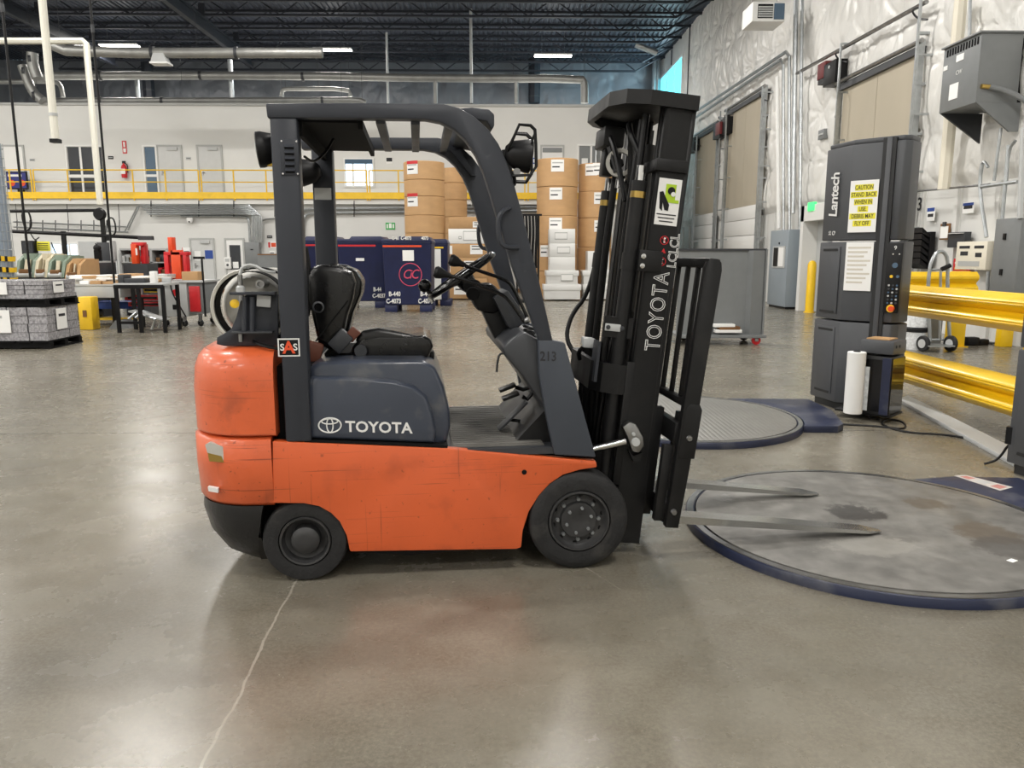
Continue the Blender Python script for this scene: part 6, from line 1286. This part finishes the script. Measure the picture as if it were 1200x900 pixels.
for i in range(14):
    px = 92+i*7.2; x = atY(px, 330, Yb+.2).x; n = rnd.randint(2, 4); z = zt
    for k in range(n):
        th = rnd.uniform(.03, .07); ww = rnd.uniform(.2, .36); m = rnd.choice(['paper', 'paper', 'cardboard', 'light_grey', 'faded'])
        o = MB().box(-ww/2, ww/2, 0, .5, 0, th).build('paper_pile', m, None, bevel=.004); o.location = (x+rnd.uniform(-.05, .05), Yb+rnd.uniform(.05, .3), z); o.rotation_euler = (0, 0, rnd.uniform(-.15, .15)); z += th
        tag(o, '%s sheet pile, %s layer of the %s heap from left on the bench' % ({'paper': 'white', 'cardboard': 'tan', 'light_grey': 'pale grey', 'faded': 'cream'}[m], ('lowest', 'second', 'third', 'fourth')[k], 'first second third fourth fifth sixth seventh eighth ninth tenth eleventh twelfth thirteenth fourteenth'.split()[i]), 'paper pile', 'paper piles on the sheet bench')
yg = thing('yellow_guard', 'worn yellow machine guard on the floor beside the paper loads', 'guard', atZ(100, 376)); x0, x1, z0, z1 = rY(91, 348, 107, 375, Yb-.4); MB().box(x0, x1, Yb-.4, Yb-.1, 0, z1).build('shell', 'yellow', yg, world=True, bevel=.02); MB().box(x0+.1, x1-.1, Yb-.42, Yb-.4, z1*.4, z1*.6).build('scuff_plate', 'brown', yg, world=True)
t, w, h, b = sbox('blue_pallet_jack', (107, 354, 152, 362), 16.6, 'blue pallet jack frame under the bench', 'pallet jack', 'blue', .5); MB().cyl((w, .1, -.1), (w, .3, -.1), .1, n=12).build('wheel', 'black', t); MB().cyl((-w, .1, -.1), (-w, .3, -.1), .1, n=12).build('wheel', 'black', t); MB().box(-w, w, .1, .4, -.25, -.2).build('fork', 'yellow', t)
# shelf unit
su = thing('shelf_unit', 'low white shelf unit full of boxes against the back wall', 'shelf', atY(165, 330, 20.5)); Ys = 20.5; x0, x1, z0, z1 = rY(141, 291, 196, 325, Ys)
MB().box(x0, x1, Ys, Ys+.5, z1-.05, z1).build('top', 'light_grey', su, world=True)
for f in (0, .38, .66, 1): x = x0+(x1-x0)*f; MB().box(x-.03, x+.03, Ys, Ys+.5, 0, z1-.05).build('upright', 'light_grey', su, world=True)
MB().box(x0, x1, Ys+.48, Ys+.5, 0, z1).build('back', 'dark_grey', su, world=True)
for k in range(3): z = z1-.38-k*.32; MB().box(x0, x1, Ys, Ys+.48, z, z+.03).build('shelf', 'light_grey', su, world=True)
cols = ['cardboard', 'dark_grey', 'red', 'light_grey', 'brown', 'paper', 'black']
for k in range(3):
    for i in range(12):
        f = (i+.5)/12
        if min(abs(f-.38), abs(f-.66)) < .05: continue
        z = z1-.38-k*.32+.03; x = x0+(x1-x0)*f; hh = rnd.uniform(.1, .2); m = rnd.choice(cols); o = MB().box(-.07, .07, 0, .3, 0, hh).build('shelf_box', m, None, bevel=.005); o.location = (x, Ys+.08, z)
        tag(o, '%s storage box on the %s shelf, %s column of the low shelf unit' % ({'cardboard': 'tan', 'dark_grey': 'dark grey', 'red': 'red', 'light_grey': 'pale grey', 'brown': 'brown', 'paper': 'white', 'black': 'black'}[m], ('upper', 'middle', 'lower')[k], ('first second third fourth fifth sixth seventh eighth ninth tenth eleventh twelfth'.split()[i])), 'box', 'boxes on the low shelf unit')
# black work table with clutter
tb = thing('work_table', 'black steel work table with thin top in front of the bench', 'table', atZ(165, 388)); Yt = 14.9
x0, x1, z0, z1 = rY(135, 332, 193, 388, Yt); zt = z1; MB().box(x0, x1, Yt, Yt+.75, zt-.05, zt).build('top', 'light_grey', tb, world=True, bevel=.005); MB().box(x0, x1, Yt-.01, Yt+.02, zt-.1, zt-.03).build('front_rail', 'black', tb, world=True)
for x in (x0, x1-.06):
    for y in (Yt, Yt+.68): MB().box(x, x+.06, y, y+.06, 0, zt-.05).build('leg', 'black', tb, world=True)
x = x0+(x1-x0)*.45; MB().box(x, x+.06, Yt, Yt+.06, 0, zt-.05).build('leg', 'black', tb, world=True); MB().box(x0, x, Yt+.01, Yt+.05, .17, .22).build('stretcher', 'black', tb, world=True)
for i, (f, ww, hh, m, l) in enumerate(((.1, .12, .16, 'dark_grey', 'dark grey block at the left end of the black work table'), (.3, .3, .06, 'paper', 'white paper tray on the black work table'), (.38, .4, .09, 'dark_grey', 'dark flat tray in the middle of the black work table'), (.62, .2, .05, 'cardboard', 'tan sample sheets on the black work table'), (.75, .1, .22, 'paper', 'tilted white board leaning on the black work table'), (.9, .16, .1, 'light_grey', 'pale box at the right end of the black work table'))):
    o = MB().box(-ww/2, ww/2, 0, .25, 0, hh).build('table_item', m, None, bevel=.01); o.location = (x0+(x1-x0)*f, Yt+.1+.28*(i % 2), zt+.001); o.rotation_euler = (0, 0, .1*(i-2)); tag(o, l, 'desk item')
st_ = thing('step_frame', 'small silver folding step under the black work table', 'step', atZ(165, 386)); q = [atY(x, y, 15.2) for x, y in ((151, 374), (160, 366), (182, 374), (178, 386))]; MB().tube([tuple(p) for p in q], .03, 6).build('side_tube', 'galv', st_, world=True); MB().tube([(p.x, p.y+.3, p.z) for p in q], .03, 6).build('side_tube', 'galv', st_, world=True); MB().obox(((q[1].x+q[2].x)/2, 15.35, (q[1].z+q[2].z)/2), (.7, .3, .03), (0, .25, 0)).build('tread', 'light_grey', st_, world=True)
# clutter under the bench: red and yellow frames
for i, (px, m, l) in enumerate((((146, 346, 188, 352), 'red', 'upper red steel frame lying under the bench'), ((150, 354, 190, 359), 'red', 'lower red steel frame lying under the bench'), ((168, 337, 186, 343), 'yellow', 'yellow crate stored under the bench'))):
    t, w, h, b = sbox('stored_frame', px, 16.4, l, 'frame', m, .4); MB().box(-w*.8, w*.8, -.02, 0, h*.3, h*.7).build('slot', 'black', t)
# grey and red cart
cx = atZ(212, 376); ca = thing('tool_cart', 'grey steel cart with red door and casters holding an orange press', 'cart', (cx.x, 16.4, 0)); Yc = 16.2
x0, x1, z0, z1 = rY(185, 331, 237, 371, Yc); xm = x0+(x1-x0)*.66
MB().box(x0, xm, Yc, Yc+.9, z0, z1).build('body', 'light_grey', ca, world=True, bevel=.01); MB().box(xm, x1, Yc+.05, Yc+.9, z0+.05, z1).build('body_end', 'mid_grey', ca, world=True, bevel=.01); dd_ = MB().box(xm+.04, x1-.05, Yc+.02, Yc+.05, z0+.1, z1-.08).build('red_door', 'red', ca, world=True, bevel=.005)
MB().box(x0-.03, x1+.05, Yc-.04, Yc+.95, z1, z1+.04).build('top', 'light_grey', ca, world=True); MB().box(x1+.03, x1+.06, Yc-.02, Yc+.02, z0, z1+.5).build('push_bar', 'black', ca, world=True); MB().box(x1-.12, x1+.1, Yc-.03, Yc+.03, z1+.48, z1+.53).build('push_handle', 'black', ca, world=True)
MB().cyl((x0+(xm-x0)*.62, Yc-.02, z0+(z1-z0)*.7), (x0+(xm-x0)*.62, Yc, z0+(z1-z0)*.7), .07, n=14).build('stop_button', 'red', ca, world=True); MB().box(x0+(xm-x0)*.58, x0+(xm-x0)*.72, Yc-.01, Yc, z0+(z1-z0)*.52, z0+(z1-z0)*.62).build('label', 'paper', ca, world=True); MB().box(x0+(xm-x0)*.5, x0+(xm-x0)*.62, Yc-.02, Yc, z0+.15, z0+.25).build('socket', 'black', ca, world=True)
MB().tube([(x0+(xm-x0)*.5, Yc-.05, z1), (x0+(xm-x0)*.55, Yc-.08, z0+.5), (x0+(xm-x0)*.8, Yc-.08, z0+.2), (x0+(xm-x0)*.95, Yc-.05, z0)], .015, 5, sm=2).build('power_lead', 'black', ca, world=True)
for (x, y) in ((x0+.1, Yc+.1), (xm-.1, Yc+.05), (x1-.1, Yc+.1), (x0+.1, Yc+.8), (x1-.1, Yc+.8)): MB().lathe([(.02, -.02), (.05, -.025), (.07, -.012), (.07, .012), (.05, .025), (.02, .02)], (x, y, .07), (.3,1,0), 14, closed=True).build('caster', 'black', ca, world=True); MB().box(x-.03, x+.03, y-.03, y+.03, .1, z0+.05).build('caster_fork', 'steel', ca, world=True)
# orange press on the cart
def prs(name, px, Y, label, zbase):
    t = thing(name, label, 'press', tuple(zbase)); return t
op = thing('arbor_press', 'tall orange-red press frame standing on the grey cart', 'press', (atY(208, 330, Yc+.4).x, Yc+.4, z1+.04))
for (px, m, n_) in (((195, 298, 200, 331), 'red', 'column'), ((217, 298, 221, 325), 'red', 'column'), ((194, 295, 222, 299), 'red', 'crosshead'), ((203, 293, 214, 327), 'orange_red', 'ram_plate'), ((199, 278, 204, 296), 'orange_red', 'top_arm')):
    a0, a1, b0, b1 = rY(*px, Yc+.4); MB().box(a0, a1, Yc+.3, Yc+.5, max(b0, z1+.04), b1).build(n_, m, op, world=True, bevel=.008)
a0, a1, b0, b1 = rY(214, 319, 233, 329, Yc+.2); o = MB().box(a0, a1, Yc+.15, Yc+.5, z1+.041, z1+.041+b1-b0).build('carton', 'cardboard', None, bevel=.006); tag(o, 'small brown carton on the grey and red cart', 'carton')
op2 = thing('hand_press', 'orange-red press with white lettering behind the work table', 'press', atY(163, 309, 19.5))
for (px, m, n_, yy) in (((156, 284, 170, 288), 'red', 'top', 0), ((157, 286, 163, 309), 'orange_red', 'front_plate', -.05), ((165, 286, 170, 309), 'red', 'rear_plate', .1)):
    a0, a1, b0, b1 = rY(*px, 19.5); MB().box(a0, a1, 19.4+yy, 19.6+yy, b0, b1).build(n_, m, op2, world=True, bevel=.008)
a0, a1, b0, b1 = rY(159, 291, 161, 299, 19.35); MB().box(a0, a1, 19.34, 19.35, b0, b1).build('lettering', 'decal_white', op2, world=True); a0, a1, b0, b1 = rY(150, 309, 178, 345, 19.5); MB().box(a0, a1, 19.3, 19.9, 0, b1).build('stand', 'dark_grey', op2, world=True)
# notice board leaning by the door
sign((214, 290, 223, 304), YL-.3, 'white notice board with red edge left of the lower door', 'paper', ((.0, .08, 0, 1, 'red'), (.2, .9, .6, .7, 'ink'), (.2, .8, .4, .5, 'ink')))
# ================================================================ roof joists (open-web, running across the hall)
JT, JB = ZR-.02, 10.62
def joist(y, x0, x1, label, nweb=None):
    t = thing('roof_joist', label, 'joist', (0, y, JB), 0, 'open-web roof joists')
    MB().box(x0, XR, -.06, .06, JT-JB-.09, JT-JB).build('top_chord', 'joist', t, smooth=False); MB().box(x0, x1, -.06, .06, 0, .08).build('bottom_chord', 'joist', t, smooth=False)
    n = int((x1-x0)/.95); mb = None
    for k in range(n):
        a = x0+(x1-x0)*k/n; b = x0+(x1-x0)*(k+1)/n; z0, z1 = (.05, JT-JB-.05) if k % 2 == 0 else (JT-JB-.05, .05)
        MB().tube([(a, 0, z0), (b, 0, z1)], .026, 4).build('web_bar', 'joist', t, smooth=False)
    MB().tube([(x1, 0, .05), (XR-.35, 0, JT-JB-.05)], .04, 4).build('end_strut', 'joist', t, smooth=False)
    return t
YS = [26.6, 28.4, 30.2, 32.0, 33.8, 35.6, 37.4, 39.2, 41.0]
for i, y in enumerate(YS): joist(y, -22.0, XR-1.6, 'dark open-web roof joist, %s row counted from the far wall' % ('last second third fourth fifth sixth seventh eighth ninth tenth eleventh'.split()[len(YS)-1-i]))
def girder(px, label):
    p = atY(px[0], px[1], 28.0); x = p.x; t = thing('roof_girder', label, 'girder', (x, 24, 10.1))
    MB().box(-.1, .1, -9, 14, .0, .08).box(-.1, .1, -9, 14, .42, .5).box(-.02, .02, -9, 14, .08, .42).build('beam', 'joist', t, smooth=False)
    for k in range(6): MB().box(-.12, .12, -8+k*4, -7.9+k*4, .5, 1.0).build('seat', 'joist', t, smooth=False)
    return t
girder((-35, 0), 'dark steel girder running away at the upper left'); girder((185, 0), 'grey steel girder running away above the left light')
# ---------------------------------------------------------------- ducts
mat('duct', (150, 150, 147), .46, metal=.6, var=.12, vscale=3, bump=.12, bscale=9)
def duct(pts, r, Y, label, joints=(), drops=(), m='duct'):
    P = [tuple(atY(x, y, Y)) for x, y in pts]; c = P[0]; t = thing('air_duct', label, 'duct', c)
    MB().tube(P, r, 12, sm=1).build('pipe', m, t, world=True)
    for (x, y) in joints: p = atY(x, y, Y); MB().cyl((p.x-.05, p.y, p.z), (p.x+.05, p.y, p.z), r+.03, n=14).build('joint_band', 'dark_grey', t, world=True)
    for k in range(0, len(P)-1): MB().tube([((P[k][0]+P[k+1][0])/2, Y, (P[k][2]+P[k+1][2])/2), ((P[k][0]+P[k+1][0])/2, Y, ZR)], .008, 4).build('hanger', 'dark_grey', t, world=True)
    for (x, y0, y1) in drops: a = atY(x, y0, Y); b = atY(x, y1, Y); MB().cyl(tuple(a), (a.x, a.y, b.z), r*.5, n=10).build('drop', m, t, world=True)
    return t
duct([(60, 52), (83, 62), (378, 62)], .17, 27.6, 'upper silver air duct ending at the middle ceiling light', ((179, 62), (277, 62)))
duct([(36, 89), (330, 88.5), (520, 92), (683, 92), (685, 98), (685, 121)], .16, 33.2, 'long foil-wrapped air duct above the white office wall', ((118, 89), (235, 88.5), (355, 90)), ((510, 92, 121), (605, 92, 121)))
duct([(48, 118), (380, 117.5), (421, 117), (428, 121)], .12, 32.8, 'lowest silver air duct just above the office wall cap', ((118, 118), (190, 118), (378, 117.5)))
duct([(26, 77), (38, 108), (50, 118)], .18, 31.8, 'slanting ribbed silver duct at the upper left', ((30, 84), (42, 112)))
duct([(38, 62), (38, 76), (44, 92)], .2, 31.0, 'short upright silver duct elbow at the upper left', ((38, 70),))
duct([(0, 96), (60, 95), (71, 98), (74, 114)], .1, 34.5, 'thin foil duct at the far upper left', ())
duct([(330, 113), (331, 105), (338, 104), (408, 104), (411, 113)], .09, 34.0, 'thin foil duct loop above the guard roof', ())
# rods, columns and downpipes against the far wall
def rod(px, y0, y1, Y, r, label, m='light_grey', cat='pipe'):
    a = atY(px, y0, Y); b = atY(px, y1, Y); b.z = ZT if Y < 37 else b.z; t = thing('vertical_pipe', label, cat, tuple(b)); MB().cyl((0,0,0), (0,0,min(a.z, ZR)-b.z), r, n=8).build('pipe', m, t); MB().cyl((0,0,.3), (0,0,.36), r+.02, n=8).build('clamp', 'dark_grey', t); return t
rod(552.5, 0, 121, 33.6, .06, 'pale vertical pipe above the forklift guard'); rod(455, 38, 121, 34.6, .05, 'thin pale vertical pipe above the guard roof bars'); rod(272, 70, 116, 33.5, .1, 'short square silver riser above the office wall', 'galv'); rod(626, 50, 121, 41.8, .3, 'dark steel column against the far insulation', 'joist', 'column'); rod(162, 92, 114, 34.0, .1, 'short foil riser above the extinguisher', 'galv'); rod(175, 70, 114, 41.0, .3, 'dark steel column behind the left ducts', 'joist', 'column')
rod(765, 45, 150, 41.6, .12, 'thick pale downpipe in the far right corner', 'galv'); rod(769.5, 48, 150, 41.5, .08, 'slim pale downpipe beside the thick corner one', 'galv')
e = [atY(745, 52, 36), atY(765, 60, 36), atY(770, 62, 36)]; o = MB().tube([tuple(p) for p in e], .14, 8).tube([tuple(e[0]), (e[0].x, e[0].y, ZR)], .02, 5).build('corner_elbow', 'galv', None); c = e[0].copy(); o.data.transform(Matrix.Translation(-c)); o.location = c; tag(o, 'silver elbow pipe joining the corner downpipe', 'pipe')
lt = thing('hanging_diffuser', 'small white air diffuser under the upper duct', 'diffuser', atY(188, 74, 27.6)); MB().loft([[(-.15, -.15, .35), (.15, -.15, .35), (.15, .15, .35), (-.15, .15, .35)], [(-.25, -.2, 0), (.3, -.2, 0), (.3, .2, 0), (-.25, .2, 0)]]).build('cone', 'light_grey', lt, smooth=False); MB().box(-.28, .33, -.22, .22, -.05, 0).build('rim', 'white', lt)
# thin seams on the tall right wall above the corner window
for i, (x, l) in enumerate(((806, 'dark seam rod right of the clerestory window'), (786, 'dark seam rod above the clerestory window'))):
    p = atX(x, 100, XR-.2); q = atX(x, 30 if i == 0 else 60, XR-.2); t = MB().tube([(p.x, p.y, p.z-(1.2 if i == 0 else -.9)), (q.x, p.y, min(q.z, ZR))], .03, 5).build('seam_rod', 'dark_grey', None); tag(t, l, 'rod')
